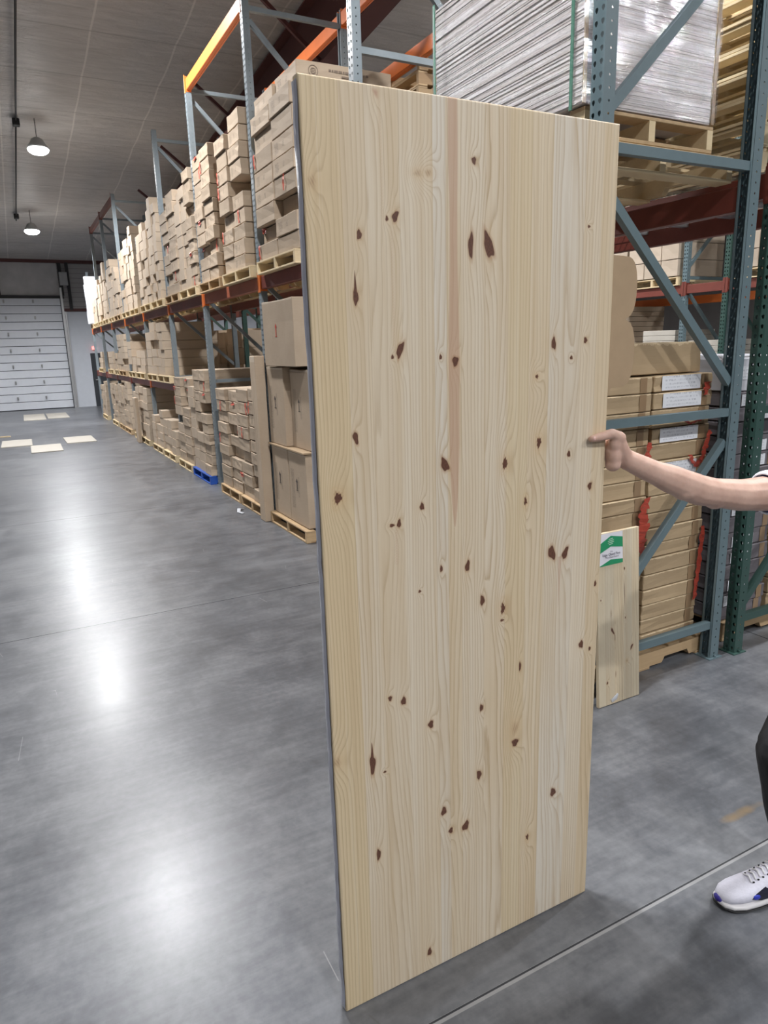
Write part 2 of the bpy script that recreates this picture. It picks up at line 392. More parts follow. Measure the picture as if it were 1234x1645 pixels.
# ------------------------------------------------------------------ lamps
def lamp_meshes():
    bm = bmesh.new(); tube(bm, [(0, 0, .0), (0, 0, .05), (0, 0, .09), (0, 0, .17), (0, 0, .2)], [.17, .18, .14, .10, .05], 24); a = mesh_of(bm, 'housing', M['metal'], True)
    bm = bmesh.new(); tube(bm, [(0, 0, -.085), (0, 0, -.075), (0, 0, -.04), (0, 0, 0)], [.06, .12, .17, .185], 24); b = mesh_of(bm, 'lens', M['lamp'], True)
    bm = bmesh.new(); tube(bm, [(0, 0, .2), (0, 0, .535)], .006, 6); c = mesh_of(bm, 'hanging_cable', M['black'])
    return a, b, c
la, lb, lc = lamp_meshes()
for i, (x, y) in enumerate(LAMPS):
    z = roof_z(y)-.55
    seen = {(1.03, 15.4): 'round high bay lamp glowing under the roof, nearer of the two visible',
            (1.03, 21.6): 'round high bay lamp glowing under the roof, farther one nearest the end wall'}
    o = empty('high_bay_lamp', (x, y, z), 0, seen.get((x, y), 'high bay lamp hanging under the roof at x %.0f, y %.0f metres' % (x, y)), 'lamp', 'high bay lamps under the roof')
    obj('housing', la, o); obj('lens', lb, o); obj('hanging_cable', lc, o)
    L = bpy.data.lights.new('lamp_light', 'SPOT'); L.energy = LAMP_W*4.0*({-5.0: .45, 13.0: .6}.get(x, 1.08)); L.color = LAMP_COL; L.shadow_soft_size = .13; L.spot_size = math.radians(165); L.spot_blend = .5
    lo = bpy.data.objects.new('lamp_light', L); link(lo, o); lo.location = (0, 0, -.12)

# ------------------------------------------------------------------ rack uprights
def perforated(Hh, Wf=.076, Ds=.07):
    """C post: outer plate at x=0 facing -x, width Wf in y, two side plates going +x"""
    bm = bmesh.new(); cache = {}
    def V(p):
        k = (round(p[0], 5), round(p[1], 5), round(p[2], 5))
        if k not in cache: cache[k] = bm.verts.new(p)
        return cache[k]
    pitch = .0508; nz = int(Hh/pitch); 
    def cell(fn, u0, u1, v0, v1, shape):
        cu, cv = (u0+u1)/2, (v0+v1)/2
        hole = [(cu+a, cv+b) for a, b in shape]; n = len(hole)
        outer = [(u0, v0), (cu, v0), (u1, v0), (u1, cv), (u1, v1), (cu, v1), (u0, v1), (u0, cv)]
        for i in range(8):
            a, b = outer[i], outer[(i+1) % 8]; c, d = hole[(i+1) % n], hole[i]
            try: bm.faces.new([V(fn(*q)) for q in (a, b, c, d)])
            except ValueError: pass
    tear = [(-.004, -.010), (0, -.012), (.004, -.010), (.0095, .000), (.0075, .009), (0, .012), (-.0075, .009), (-.0095, .000)]
    rnd8 = [(.0055*math.cos(a), .0055*math.sin(a)) for a in [math.radians(225+45*i) for i in range(8)]]
    for k in range(nz):
        v0, v1 = k*pitch, (k+1)*pitch
        for j in (0, 1): cell(lambda u, v: (0, u, v), j*Wf/2, (j+1)*Wf/2, v0, v1, tear)
        cell(lambda u, v: (u, 0, v), 0, Ds, v0, v1, rnd8)
        cell(lambda u, v: (u, Wf, v), 0, Ds, v0, v1, rnd8)
    ztop = nz*pitch
    for y0, y1 in ((0, .016), (Wf-.016, Wf)):   # inner lips
        a = [V((Ds, y0, 0)), V((Ds, y1, 0)), V((Ds, y1, ztop)), V((Ds, y0, ztop))]; bm.faces.new(a)
    bmesh.ops.recalc_face_normals(bm, faces=bm.faces)
    return bm, ztop
posts = {}
def post_mesh(Hh, mat):
    k = (Hh, mat.name)
    if k not in posts:
        bm, zt = perforated(Hh); posts[k] = mesh_of(bm, 'post', mat)
    return posts[k]
DEPTH = 1.10
def upright(x, y, Hh, mat, label, group, flip_diag=False, mat2=None):
    root = empty('rack_upright_frame', (x, y, 0), 0, label, 'rack frame', group)
    me = post_mesh(Hh, mat)
    for s in (0, 1):
        p = obj('post', me, root, (0 if s == 0 else DEPTH, 0 if s == 0 else .076, .006), (0, 0, 0 if s == 0 else math.pi))
        md = p.modifiers.new('t', 'SOLIDIFY'); md.thickness = .0022; md.offset = -1
    for s in (0, 1):
        bm = bmesh.new(); x0 = -.02 if s == 0 else DEPTH-.09
        bx(bm, x0, x0+.11, -.015, .091, 0, .006)
        for yy in (-.008, .084): tube(bm, [(x0+.055, yy, .006), (x0+.055, yy, .02)], .006, 6)
        obj('foot_plate', mesh_of(bm, 'foot_plate', mat), root)
    levels = [z for z in (.21, 1.46, 2.70, 3.90, 5.05) if z < Hh-.05]
    def brace(a, b):
        bm = bmesh.new(); w = .042
        # open C channel, three thin walls
        A, B = Vector(a), Vector(b); t = (B-A).normalized(); n = t.cross(Vector((0, 1, 0))).normalized()
        bar(bm, A, B, .003, w, up=(0, 1, 0) if abs(t.y) < .9 else (0, 0, 1))
        for sgn in (-1, 1):
            off = n*(sgn*w/2)+Vector((0, .016, 0)); bar(bm, A+off, B+off, .032, .003, up=tuple(n))
        return bm
    for z in levels:
        bm = bmesh.new(); x0, x1, w = .072, DEPTH-.072, .044
        bx(bm, x0, x1, .012, .015, z-w/2, z+w/2); bx(bm, x0, x1, .015, .05, z+w/2-.003, z+w/2); bx(bm, x0, x1, .015, .05, z-w/2, z-w/2+.003)
        obj('brace', mesh_of(bm, 'brace', mat2 or mat), root)
    segs = []
    zs = [(.30, 1.30), (2.52, 1.62), (2.86, 3.80), (4.95, 4.0)]
    for a, b in zs:
        if max(a, b) < Hh-.1: segs.append(((.073, .031, a), (DEPTH-.073, .031, b)))
    for a, b in segs:
        bm = bmesh.new(); A, B = Vector(a), Vector(b); t = (B-A).normalized(); n = Vector((-t.z, 0, t.x)); w = .044
        def quadbar(off_n0, off_n1, y0, y1):
            vs = []
            for p in (A, B):
                for nn, yy in ((off_n0, y0), (off_n1, y0), (off_n1, y1), (off_n0, y1)):
                    q = p+n*nn; vs.append(bm.verts.new((q.x, yy, q.z)))
            for q in ((3, 2, 1, 0), (4, 5, 6, 7), (0, 1, 5, 4), (1, 2, 6, 5), (2, 3, 7, 6), (3, 0, 4, 7)): bm.faces.new([vs[i] for i in q])
        quadbar(-w/2, w/2, .018, .021); quadbar(-w/2, -w/2+.003, .021, .052); quadbar(w/2-.003, w/2, .021, .052)
        bmesh.ops.recalc_face_normals(bm, faces=bm.faces)
        obj('diagonal_brace', mesh_of(bm, 'diagonal_brace', mat2 or mat), root)
    return root
R1X, R2X, R3X = 2.42, 3.63, 8.9
PY = [2.48, 4.90, 7.25, 9.65, 11.95, 14.35, 16.80, 19.05, 21.30, 23.60]
names = {0: 'teal rack end frame behind the arm, beside the flat cartons', 1: 'teal rack frame rising just behind the top of the big board',
         2: 'grey-blue rack frame between nearest and second carton stacks on the top shelf', 3: 'rack frame carrying the orange top beam end, above the blue pallet',
         4: 'rack frame whose bare top stands above the fourth shelf stack', 5: 'short rack frame at the middle of the long row',
         6: 'rack frame carrying the near end of the far red top beam', 7: 'rack frame under the middle of the far red top beam',
         8: 'rack frame at the far end of the far red top beam', 9: 'last rack frame of the row beside the end wall'}
for i, y in enumerate(PY):
    Hh = {5: 4.0, 9: 4.3}.get(i, 5.2)
    upright(R1X, y, Hh, M['teal'] if i == 0 else M['greyblue'], names[i], 'upright frames of the aisle rack')
for i, y in enumerate(PY[:8]):
    upright(R2X, y-.03, 5.2 if i not in (1, 2) else 4.6, M['green'], 'dark green back-row rack frame %s' %
            ('at the right edge beside the teal end frame', 'second bay in, behind the board', 'third bay in behind the cartons', 'fourth bay in behind the cartons', 'fifth bay in behind the cartons',
             'sixth bay in behind the cartons', 'seventh bay in behind the cartons', 'eighth bay in behind the cartons')[i], 'upright frames of the back rack')
for i, y in enumerate((4.3, 6.62, 9.4, 11.8)):
    upright(R3X, y, 5.2, M['green'] if i else M['teal'], 'rack frame across the next aisle, %s' % ('nearest at right', 'seen beyond the red beams beside the end frame', 'hidden behind the board top', 'farthest one')[i], 'upright frames across the next aisle')
upright(R3X, 7.3, 5.2, M['teal'], 'rack frame across the next aisle, left of the pair seen through the end frame', 'upright frames across the next aisle')

# ------------------------------------------------------------------ rack beams
def beam(x, y0, y1, ztop, mat, label, group, bracket=None, h=.125, face=-1):
    """face -1: bracket on the -x side"""
    L = y1-y0-.08
    o = empty('rack_beam', (x, y0+.078, ztop), 0, label, 'rack beam', group)
    bm = bmesh.new(); bx(bm, 0, .045, .0, L, -h, 0, .004); bx(bm, .045, .062, .0, L, -h, -.04)
    obj('beam_rail', mesh_of(bm, 'beam_rail', mat), o)
    bm = bmesh.new()
    for s in (0, 1):
        yb = (-.042 if s == 0 else L+.004)
        xo = -.014 if face < 0 else .062
        bx(bm, xo, xo+.004, yb-.0, yb+.040, -h-.03, .045)
        ye = -.003 if s == 0 else L-.002
        bx(bm, min(xo, 0), .062, ye+.001, ye+.004, -h-.02, .03)
    obj('beam_bracket', mesh_of(bm, 'beam_bracket', bracket or mat), o)
    return o
bayn = ['nearest bay behind the board', 'bay under the nearest carton stack', 'bay under the second and third stacks', 'bay under the fourth stack',
        'bay where the middle shelf begins', 'bay past the short frame', 'bay near the far red top beam', 'bay before the last', 'last bay at the far end']
for i in range(9):
    y0, y1 = PY[i], PY[i+1]
    ob = M['redbeam'] if i != 2 else simple('worn_orange_beam_paint', (.36, .10, .05), .5, 0, .2, 8)
    beam(R1X-.003+.012, y0, y1, 2.60, ob, 'red-brown front beam of the top shelf, '+bayn[i], 'front beams of the top shelf', M['orange'])
    beam(R1X+DEPTH-.062, y0, y1, 2.62, M['redbeam'], 'red-brown rear beam of the top shelf, '+bayn[i], 'rear beams of the top shelf', M['redbeam'], face=1)
    if i >= 4:
        beam(R1X+.009, y0, y1, 1.345, M['redbeam'], 'red-brown front beam of the middle shelf, '+bayn[i], 'front beams of the middle shelf', M['orange'] if i == 4 else None)
        beam(R1X+DEPTH-.062, y0, y1, 1.345, M['redbeam'], 'red-brown rear beam of the middle shelf, '+bayn[i], 'rear beams of the middle shelf', face=1)
for i in range(7):
    y0, y1 = PY[i]-.03, PY[i+1]-.03
    beam(R2X+.009, y0, y1, 2.69, M['redbeam'], 'dark red front beam of the back rack, '+bayn[i], 'front beams of the back rack')
    beam(R2X+DEPTH-.062, y0, y1, 2.70, M['redbeam'], 'dark red rear beam of the back rack, '+bayn[i], 'rear beams of the back rack', face=1)
beam(R1X+.009, PY[2], PY[3], 5.17, M['orange'], 'bright orange front beam at the very top of the rack', 'orange top beams')
beam(R1X+DEPTH-.062, PY[2], PY[3], 5.17, M['orange'], 'orange rear beam at the rack top behind the nearest stack', 'orange top beams', face=1)
beam(R1X+DEPTH-.062, PY[1], PY[2], 5.17, M['orange'], 'orange rear top beam nearest the camera, cut by the frame edge', 'orange top beams', face=1)
beam(R1X+DEPTH-.062, PY[3], PY[4], 5.17, M['redbeam'], 'red-brown rear top beam above the fourth stack', 'orange top beams', face=1)
beam(R2X+.009, PY[1]-.03, PY[2]-.03, 4.5, M['orange'], 'orange top beam of the back rack right of the tall post', 'orange top beams')
beam(R1X+.009, PY[6], PY[7], 5.17, M['redbeam'], 'red-brown top beam far down the row, nearer half', 'far top beams')
beam(R1X+.009, PY[7], PY[8], 5.17, M['redbeam'], 'red-brown top beam far down the row, farther half', 'far top beams')
for (x, fc, z, mt, nm, hh) in ((R3X+.009, -1, 2.60, M['redbeam'], 'dark red front beam', .125), (R3X+DEPTH-.062, 1, 2.50, M['orange'], 'orange rear beam', .13)):
    for y0, y1, bn in ((4.3, 6.62, 'right bay'), (7.3, 9.4, 'middle bay'), (9.4, 11.8, 'left bay')):
        beam(x, y0, y1, z, mt, '%s across the next aisle, %s' % (nm, bn), 'beams across the next aisle', face=fc)
    beam(x, 6.62, 7.3, z, mt, '%s across the next aisle, short piece between paired posts' % nm, 'beams across the next aisle', face=fc)
# wire decks on the back rack
def wire_deck(y0, y1, label):
    o = empty('wire_deck', (R2X+.06, y0, 2.705), 0, label, 'wire deck', 'wire decks of the back rack')
    bm = bmesh.new(); W = DEPTH-.12; L = y1-y0
    nx, ny = int(W/.06), int(L/.06)
    for i in range(nx+1): bar(bm, (i*W/nx, 0, 0), (i*W/nx, L, 0), .005, .005)
    for j in range(ny+1): bar(bm, (0, j*L/ny, .005), (W, j*L/ny, .005), .005, .005)
    obj('mesh_grid', mesh_of(bm, 'mesh_grid', M['metal']), o)
    for j in range(3):
        bm = bmesh.new(); yy = L*(j+.5)/3; bx(bm, 0, W, yy-.025, yy+.025, -.035, -.003)
        obj('support_channel', mesh_of(bm, 'support_channel', M['metal']), o)
wire_deck(2.56, 3.65, 'wire mesh deck of the back rack seen from below, nearest panel')
wire_deck(3.68, 4.82, 'wire mesh deck of the back rack seen from below, second panel')

# ------------------------------------------------------------------ pallets
def pallet_meshes(mat_s, mat_b, L=1.07, D=1.06, key=''):
    """stringers along x (front to back), boards along y"""
    r = {}
    bm = bmesh.new(); prism(bm, [(0, 0), (D*.14, 0), (D*.16, .035), (D*.34, .035), (D*.36, 0), (D*.64, 0), (D*.66, .035), (D*.84, .035), (D*.86, 0), (D, 0), (D, .09), (0, .09)], -.02, .02); r['stringer'] = mesh_of(bm, 'stringer', mat_s)
    bm = bmesh.new(); bx(bm, 0, .095, 0, L, 0, .016, .002); r['deck_board'] = mesh_of(bm, 'deck_board', mat_b)
    r['L'], r['D'] = L, D
    return r
PM = {'new': pallet_meshes(M['pallet'], M['pallet']), 'old': pallet_meshes(M['palletx'], M['palletx']), 'blue': pallet_meshes(M['bluepl'], M['bluepl']),
      'wide': pallet_meshes(M['pallet'], M['pallet'], 1.12, 1.03), 'small': pallet_meshes(M['pallet'], M['pallet'], 1.1, .86)}
PMAT = {'new': ('pallet', 1.06), 'old': ('palletx', 1.06), 'blue': ('bluepl', 1.06)}
def pallet(x, y, z, kind, label, group, nb=5, rz=0, L=None):
    if L is not None:
        k2 = (kind, round(L, 2))
        if k2 not in PM: mm, dd = PMAT[kind]; PM[k2] = pallet_meshes(M[mm], M[mm], round(L, 2), dd)
        kind = k2
    o = empty('pallet', (x, y, z), rz, label, 'pallet', group); r = PM[kind]; L, D = r['L'], r['D']
    for yy in (.022, L/2, L-.022): obj('stringer', r['stringer'], o, (0, yy, .016))
    for k in range(nb): obj('deck_board', r['deck_board'], o, ((D-.095)*k/(nb-1), 0, .106))
    for k in range(3): obj('bottom_board', r['deck_board'], o, ((D-.095)*k/2, 0, 0))
    return o
PH = .122

# ------------------------------------------------------------------ cartons
CARTONS = []      # dict(x,y,z,sx,sy,sz,rz,label,group,near)
ORD = ['bottom', 'second from bottom', 'third from bottom', 'fourth from bottom', 'fifth from bottom', 'sixth from bottom', 'seventh from bottom', 'eighth from bottom',
       'ninth from bottom', 'tenth from bottom', 'eleventh from bottom', 'twelfth from bottom', 'thirteenth from bottom', 'fourteenth from bottom', 'fifteenth from bottom',
       'sixteenth from bottom', 'seventeenth from bottom', 'eighteenth from bottom']
FILES = {1: ['only'], 2: ['right', 'left'], 3: ['right', 'middle', 'left'], 4: ['right', 'centre-right', 'centre-left', 'left'], 5: ['right', 'centre-right', 'middle', 'centre-left', 'left']}
def stack(y0, y1, z0, ncol, h, ztops, desc, group, x0=2.40, depth=.96, jx=.016, miss=(), long_first=True, mat='carton', hj=.05):
    w = (y1-y0)/ncol
    for c in range(ncol):
        zt = ztops[c] if isinstance(ztops, (list, tuple)) else ztops
        z = z0; r = 0; drift = rnd.uniform(-.01, .01)
        while z + h*.8 < zt and r < 17:
            hh = h*(1+rnd.uniform(-hj, hj)); drift += rnd.uniform(-.012, .012)
            if (c, r) not in miss:
                g = rnd.uniform(.012, .03)
                ww = w-g
                xo = x0+rnd.uniform(-jx, jx)+drift*.5
                if rnd.random() < .09: xo += rnd.uniform(.03, .07)
                CARTONS.append(dict(x=xo, y=y0+c*w+g*.5+rnd.uniform(-.2, .2)*g, z=z+.001, sx=depth-rnd.uniform(0, .05), sy=ww, sz=hh-.003-rnd.random()*.004, rz=0,
                                    label='carton, %s, %s file, %s' % (ORD[r], FILES[ncol][c], desc), group=group, mat=mat,
                                    shade=(c, r)))
            z += hh; r += 1
T = 2.602; MZ = 1.347
def shelf(y0, y1, z, kind, desc, group, x=2.375):
    pallet(x, y0+.01, z, kind, desc, group, L=min(1.1, y1-y0-.02))
gT, gM, gG = 'cartons on the top shelf', 'cartons on the middle shelf', 'cartons on the floor level'
pT, pM, pG = 'pallets on the top shelf', 'pallets on the middle shelf', 'pallets on the floor under the rack'
upper = [ (6.06, 7.16, 2, .166, (4.24, 4.22), 'nearest top-shelf stack', 'new'),
          (7.36, 8.46, 2, .158, (4.28, 4.24), 'second nearest top-shelf stack', 'new'),
          (8.56, 9.60, 2, .15, (4.32, 4.25), 'third nearest top-shelf stack', 'old'),
          (9.77, 10.82, 3, .148, (4.28, 4.22, 4.12), 'fourth nearest top-shelf stack', 'new'),
          (10.88, 11.90, 2, .155, (4.18, 4.05), 'fifth nearest top-shelf stack', 'old'),
          (12.08, 13.14, 3, .15, (4.32, 4.36, 4.2), 'sixth nearest top-shelf stack', 'new'),
          (13.22, 14.30, 3, .155, (4.05, 4.22, 4.0), 'seventh nearest top-shelf stack', 'new'),
          (14.48, 15.55, 3, .15, (4.3, 4.2, 4.1), 'eighth nearest top-shelf stack', 'new'),
          (15.62, 16.75, 3, .155, (4.15, 4.1, 4.0), 'ninth nearest top-shelf stack', 'new'),
          (16.95, 18.00, 3, .155, (3.6, 3.75, 3.8), 'top-shelf stack just past the far red top beam', 'old'),
          (18.05, 19.0, 2, .16, (4.1, 3.9), 'tall top-shelf stack behind it', 'new'),
          (19.2, 20.25, 3, .155, (3.9, 4.2, 3.9), 'far top-shelf stack before the last frames', 'new'),
          (20.3, 21.25, 2, .155, (3.7, 3.9), 'far top-shelf stack between last frames', 'new'),
          (21.45, 22.6, 3, .155, (3.6, 3.5, 3.5), 'farthest top-shelf stack beside the white wrapped bundle', 'new') ]
for y0, y1, nc, h, zt, d, pk in upper:
    shelf(y0, y1, T, pk, ('worn' if pk == 'old' else 'pale') + ' wooden pallet under the '+d, pT, 2.36)
    y0 = {'second nearest top-shelf stack': 7.62, 'third nearest top-shelf stack': 8.76, 'sixth nearest top-shelf stack': 12.32, 'eighth nearest top-shelf stack': 14.7}.get(d, y0)
    stack(y0, y1, T+PH, nc, h, zt, d, gT, miss=((0, 5),) if 'second nearest' in d else ((1, 9),) if 'fourth' in d else ())
middle = [(12.15, 13.25, 2, .15, (2.44, 2.40), 'nearest middle-shelf stack', 'new'), (13.3, 14.3, 2, .155, (2.42, 2.36), 'second middle-shelf stack', 'new'),
          (14.6, 15.65, 2, .15, (2.0, 1.9), 'third middle-shelf stack, low', 'new'), (15.75, 16.7, 2, .16, (1.8, 2.1), 'fourth middle-shelf stack, low', 'new'),
          (17.1, 18.2, 2, .14, (2.36, 2.3), 'fifth middle-shelf stack', 'old'), (18.25, 19.0, 2, .14, (1.9, 1.9), 'sixth middle-shelf stack, low', 'new'),
          (19.3, 20.3, 2, .15, (1.9, 1.9), 'seventh middle-shelf stack, low', 'new'), (21.5, 22.5, 2, .15, (1.9, 1.8), 'last middle-shelf stack, low', 'new')]
for y0, y1, nc, h, zt, d, pk in middle:
    shelf(y0, y1, MZ, pk, ('worn' if pk == 'old' else 'pale')+' wooden pallet under the '+d, pM, 2.36)
    y0 = {'nearest middle-shelf stack': 12.62}.get(d, y0)
    stack(y0, y1, MZ+PH, nc, h, zt, d, gM)
ground = [(7.40, 8.30, 2, .146, (1.52, 1.50), 'first floor stack left of the tall cartons', 'old'), (8.33, 9.22, 2, .142, (1.46, 1.44), 'second floor stack from the tall cartons', 'old'),
          (9.78, 10.86, 3, .15, (1.66, 1.62, 1.45), 'floor stack on the blue pallet', 'blue'), (10.94, 11.91, 2, .15, (1.5, 1.46), 'floor stack left of the blue pallet', 'new'),
          (12.15, 13.2, 3, .14, (.62, .8, .72), 'nearer low floor stack', 'new'), (13.28, 14.3, 3, .14, (.85, .6, .72), 'farther low floor stack', 'new'),
          (14.7, 15.7, 2, .15, (1.22, 1.2), 'floor stack left of the low ones', 'new'), (15.75, 16.6, 2, .15, (1.15, 1.1), 'floor stack beside the standing plank', 'new'),
          (17.1, 18.1, 3, .14, (1.2, 1.16, 1.1), 'far floor stack with red film', 'old'), (18.15, 19.0, 2, .14, (1.1, 1.1), 'second far floor stack', 'old'),
          (19.3, 20.4, 3, .14, (1.12, 1.1, 1.1), 'third far floor stack', 'new'), (21.5, 22.8, 3, .14, (1.1, 1.08, 1.0), 'last floor stack by the end wall', 'new')]
for y0, y1, nc, h, zt, d, pk in ground:
    shelf(y0, y1, .001, pk, {'old': 'worn wooden', 'new': 'pale wooden', 'blue': 'bright blue'}[pk]+' pallet under the '+d, pG, 2.33)
    stack(y0, y1, PH+.001, nc, h, zt, d, gG, x0=2.37, miss=((1, 4), (0, 6)) if 'blue' in d else ())
# single carton resting on a low middle-shelf stack, top row
# back rack contents (dark, behind)
for k, (y0, y1, z0, zt, d) in enumerate(((7.4, 8.4, T+.12, 3.9, 'back-rack stack behind the second stack'), (9.9, 10.9, T+.12, 3.9, 'back-rack stack behind the fourth stack'),
                               (9.8, 10.8, .13, 1.9, 'floor stack in the back rack past the opening'))):
    pallet(R2X+.02, y0, z0-PH-.001 if z0 > 1 else .002, 'old', 'worn pallet under the '+d, 'pallets in the back rack')
    stack(y0, y1, z0+(.0 if z0 > 1 else 0)+.0, 2, .22, zt, d, 'cartons in the back rack', x0=R2X+.05)

bm = bmesh.new()
for k in range(7): bx(bm, R2X+.35+k*.055, R2X+.40+k*.055, 7.45+rnd.uniform(0, .03), 9.3, .005, 2.25+rnd.uniform(-.03, .03))
o = obj('dark_panel_bundle', mesh_of(bm, 'dark_panel_bundle', simple('dark_brown_panel', (.07, .04, .035), .6))); tag(o, 'bundle of dark brown panels standing in the back rack, seen above the floor stacks', 'panel bundle')
for y0, y1, d in ((12.2, 13.2, 'back-rack floor stack past the opening, nearer'), (13.3, 14.2, 'back-rack floor stack past the opening, farther')):
    pallet(R2X+.02, y0, .002, 'old', 'worn pallet under the '+d, 'pallets in the back rack', L=y1-y0); stack(y0, y1, .13, 2, .3, 2.3, d, 'cartons in the back rack', x0=R2X+.05)
# --- stack R1: flat cartons behind the end frame (two files along x)
def flat_stack(x0, x1, y0, y1, z0, ztop, h, desc, group, mat, fileword):
    n = min(18, round((ztop-z0)/h)); hs = [1+rnd.uniform(-.12, .12) for _ in range(n)]; k_ = (ztop-z0)/sum(hs); z = z0
    for r in range(n):
        hh = hs[r]*k_; g = rnd.uniform(0, .018)
        CARTONS.append(dict(x=x0+rnd.uniform(0, .012), y=y0+g, z=z+.001, sx=x1-x0-.016, sy=y1-y0-.03, sz=hh-.004, rz=0,
                            label='flat carton, %s, %s file, %s' % (ORD[min(r, 17)], fileword, desc), group=group, mat=mat, flat=True, shade=(0, r), r=r, fw=fileword))
        z += hh
flat_stack(2.50, 2.985, 2.60, 4.3, PH+.001, 1.672, .0925, 'behind the teal end frame', 'flat cartons behind the teal end frame', 'carton_r', 'left')
flat_stack(2.99, 3.46, 2.60, 4.3, PH+.001, 1.675, .0925, 'behind the teal end frame', 'flat cartons behind the teal end frame', 'carton_r', 'right')
pallet(2.47, 2.57, .002, 'old', 'worn pallet under the flat cartons behind the teal end frame', pG)
PM['deep'] = pallet_meshes(M['palletx'], M['palletx'], 1.6, 1.0)
flat_stack(3.70, 4.14, 2.62, 4.3, PH+.001, 1.55, .0925, 'of the back rack, right edge', 'flat cartons in the back rack', 'carton_shaded', 'left')
flat_stack(4.16, 4.66, 2.62, 4.3, PH+.001, 1.55, .0925, 'of the back rack, right edge', 'flat cartons in the back rack', 'carton_r', 'right')
pallet(3.72, 2.60, .002, 'old', 'worn pallet under the flat cartons in the back rack', pG)

CARTONS.append(dict(x=3.69, y=2.64, z=1.5515, sx=.93, sy=1.2, sz=.19, rz=0, label='white carton with a printed label on top of the back-rack flat cartons', group=None, mat='carton_white', flat=True, shade=(0, 0), near=True))
M['carton_white'] = mat_carton('white_cardboard', (.55, .56, .60), (.64, .65, .70), False)
# big carton lying on the flat cartons, deeper in
CARTONS.append(dict(x=2.60, y=2.68, z=1.6775, sx=.83, sy=1.2, sz=.165, rz=0, label='long brown carton lying on top of the flat cartons behind the end frame', group=None, mat='carton_r', flat=True, shade=(0, 0), near=True))
# across the next aisle: wrapped carton loads
def load3(y0, y1, z0, z1, d):
    nz = 5
    for c in range(3):
        for r in range(nz):
            w = (y1-y0)/3; h = (z1-z0)/nz
            CARTONS.append(dict(x=R3X-.02, y=y0+c*w+.006, z=z0+r*h, sx=1.0, sy=w-.012, sz=h-.006, rz=0, label='wrapped carton, %s, %s file, %s' % (ORD[r], FILES[3][c], d),
                                group='wrapped cartons across the next aisle', mat='carton_w', shade=(c, r)))
M['carton_w'] = mat_carton('film_wrapped_cardboard', (.40, .32, .24), (.58, .50, .41), False)
M['carton_w'].node_tree.nodes['Principled BSDF'].inputs['Roughness'].default_value = .28
load3(4.5, 5.5, 2.74, 3.95, 'load right of the far posts')
load3(5.55, 6.5, 2.74, 3.9, 'load beside the far posts')
load3(7.45, 8.4, 2.74, 3.95, 'load seen through the end frame')
load3(8.43, 9.33, 2.74, 3.9, 'far load at the board edge')
load3(9.6, 10.8, 2.74, 3.9, 'far load behind the board')
for y0, d in ((4.48, 'right of the posts'), (5.53, 'beside the posts'), (7.43, 'seen through the end frame'), (8.44, 'at the board edge'), (9.66, 'behind the board')):
    PM.setdefault('n3', pallet_meshes(M['pallet'], M['pallet'], .98, 1.0)); PM.setdefault('n3s', pallet_meshes(M['pallet'], M['pallet'], .90, 1.0)); pallet(R3X-.02, y0, 2.604, 'n3' if y0 != 8.44 else 'n3s', 'pallet across the next aisle, %s' % d, 'pallets across the next aisle')

# --- tall cartons G1
tall_desc = [('lower right', 6.20, .13, .74), ('lower left', 6.70, .13, .74), ('upper right', 6.20, .893, .78), ('upper left', 6.70, .893, .80)]
for nm, y, z, h in tall_desc:
    CARTONS.append(dict(x=2.40+(.07 if nm == 'upper right' else 0), y=y, z=z, sx=.9, sy=.485, sz=h, rz=0, label='tall upright carton with printed arrow, %s of the four left of the board' % nm,
                        group='tall cartons left of the board', mat='carton', shade=(0, 0), near=True, arrow=True))
CARTONS.append(dict(x=2.36, y=6.22, z=1.70, sx=.62, sy=.86, sz=.63, rz=0, label='large square carton sitting on top of the tall upright cartons', group=None, mat='carton', shade=(0, 0), near=True, arrow='red'))
bm = bmesh.new(); bx(bm, 2.37, 3.25, 6.18, 7.2, .8745, .889); o = obj('cardboard_divider', mesh_of(bm, 'cardboard_divider', M['card_sheet'])); tag(o, 'flat cardboard layer between lower and upper tall cartons', 'cardboard sheet')
pallet(2.35, 6.15, .002, 'old', 'worn wooden pallet under the tall upright cartons', pG)
CARTONS.append(dict(x=2.29, y=7.235, z=.002, sx=.11, sy=.17, sz=1.80, rz=0, label='very tall narrow carton standing on end against the rack post', group=None, mat='carton', shade=(0, 0), near=True))
CARTONS.append(dict(x=2.24, y=15.45, z=.002, sx=.07, sy=.28, sz=.95, rz=0, label='tall plain carton standing on end far down the aisle', group=None, mat='carton', shade=(0, 0), near=True))

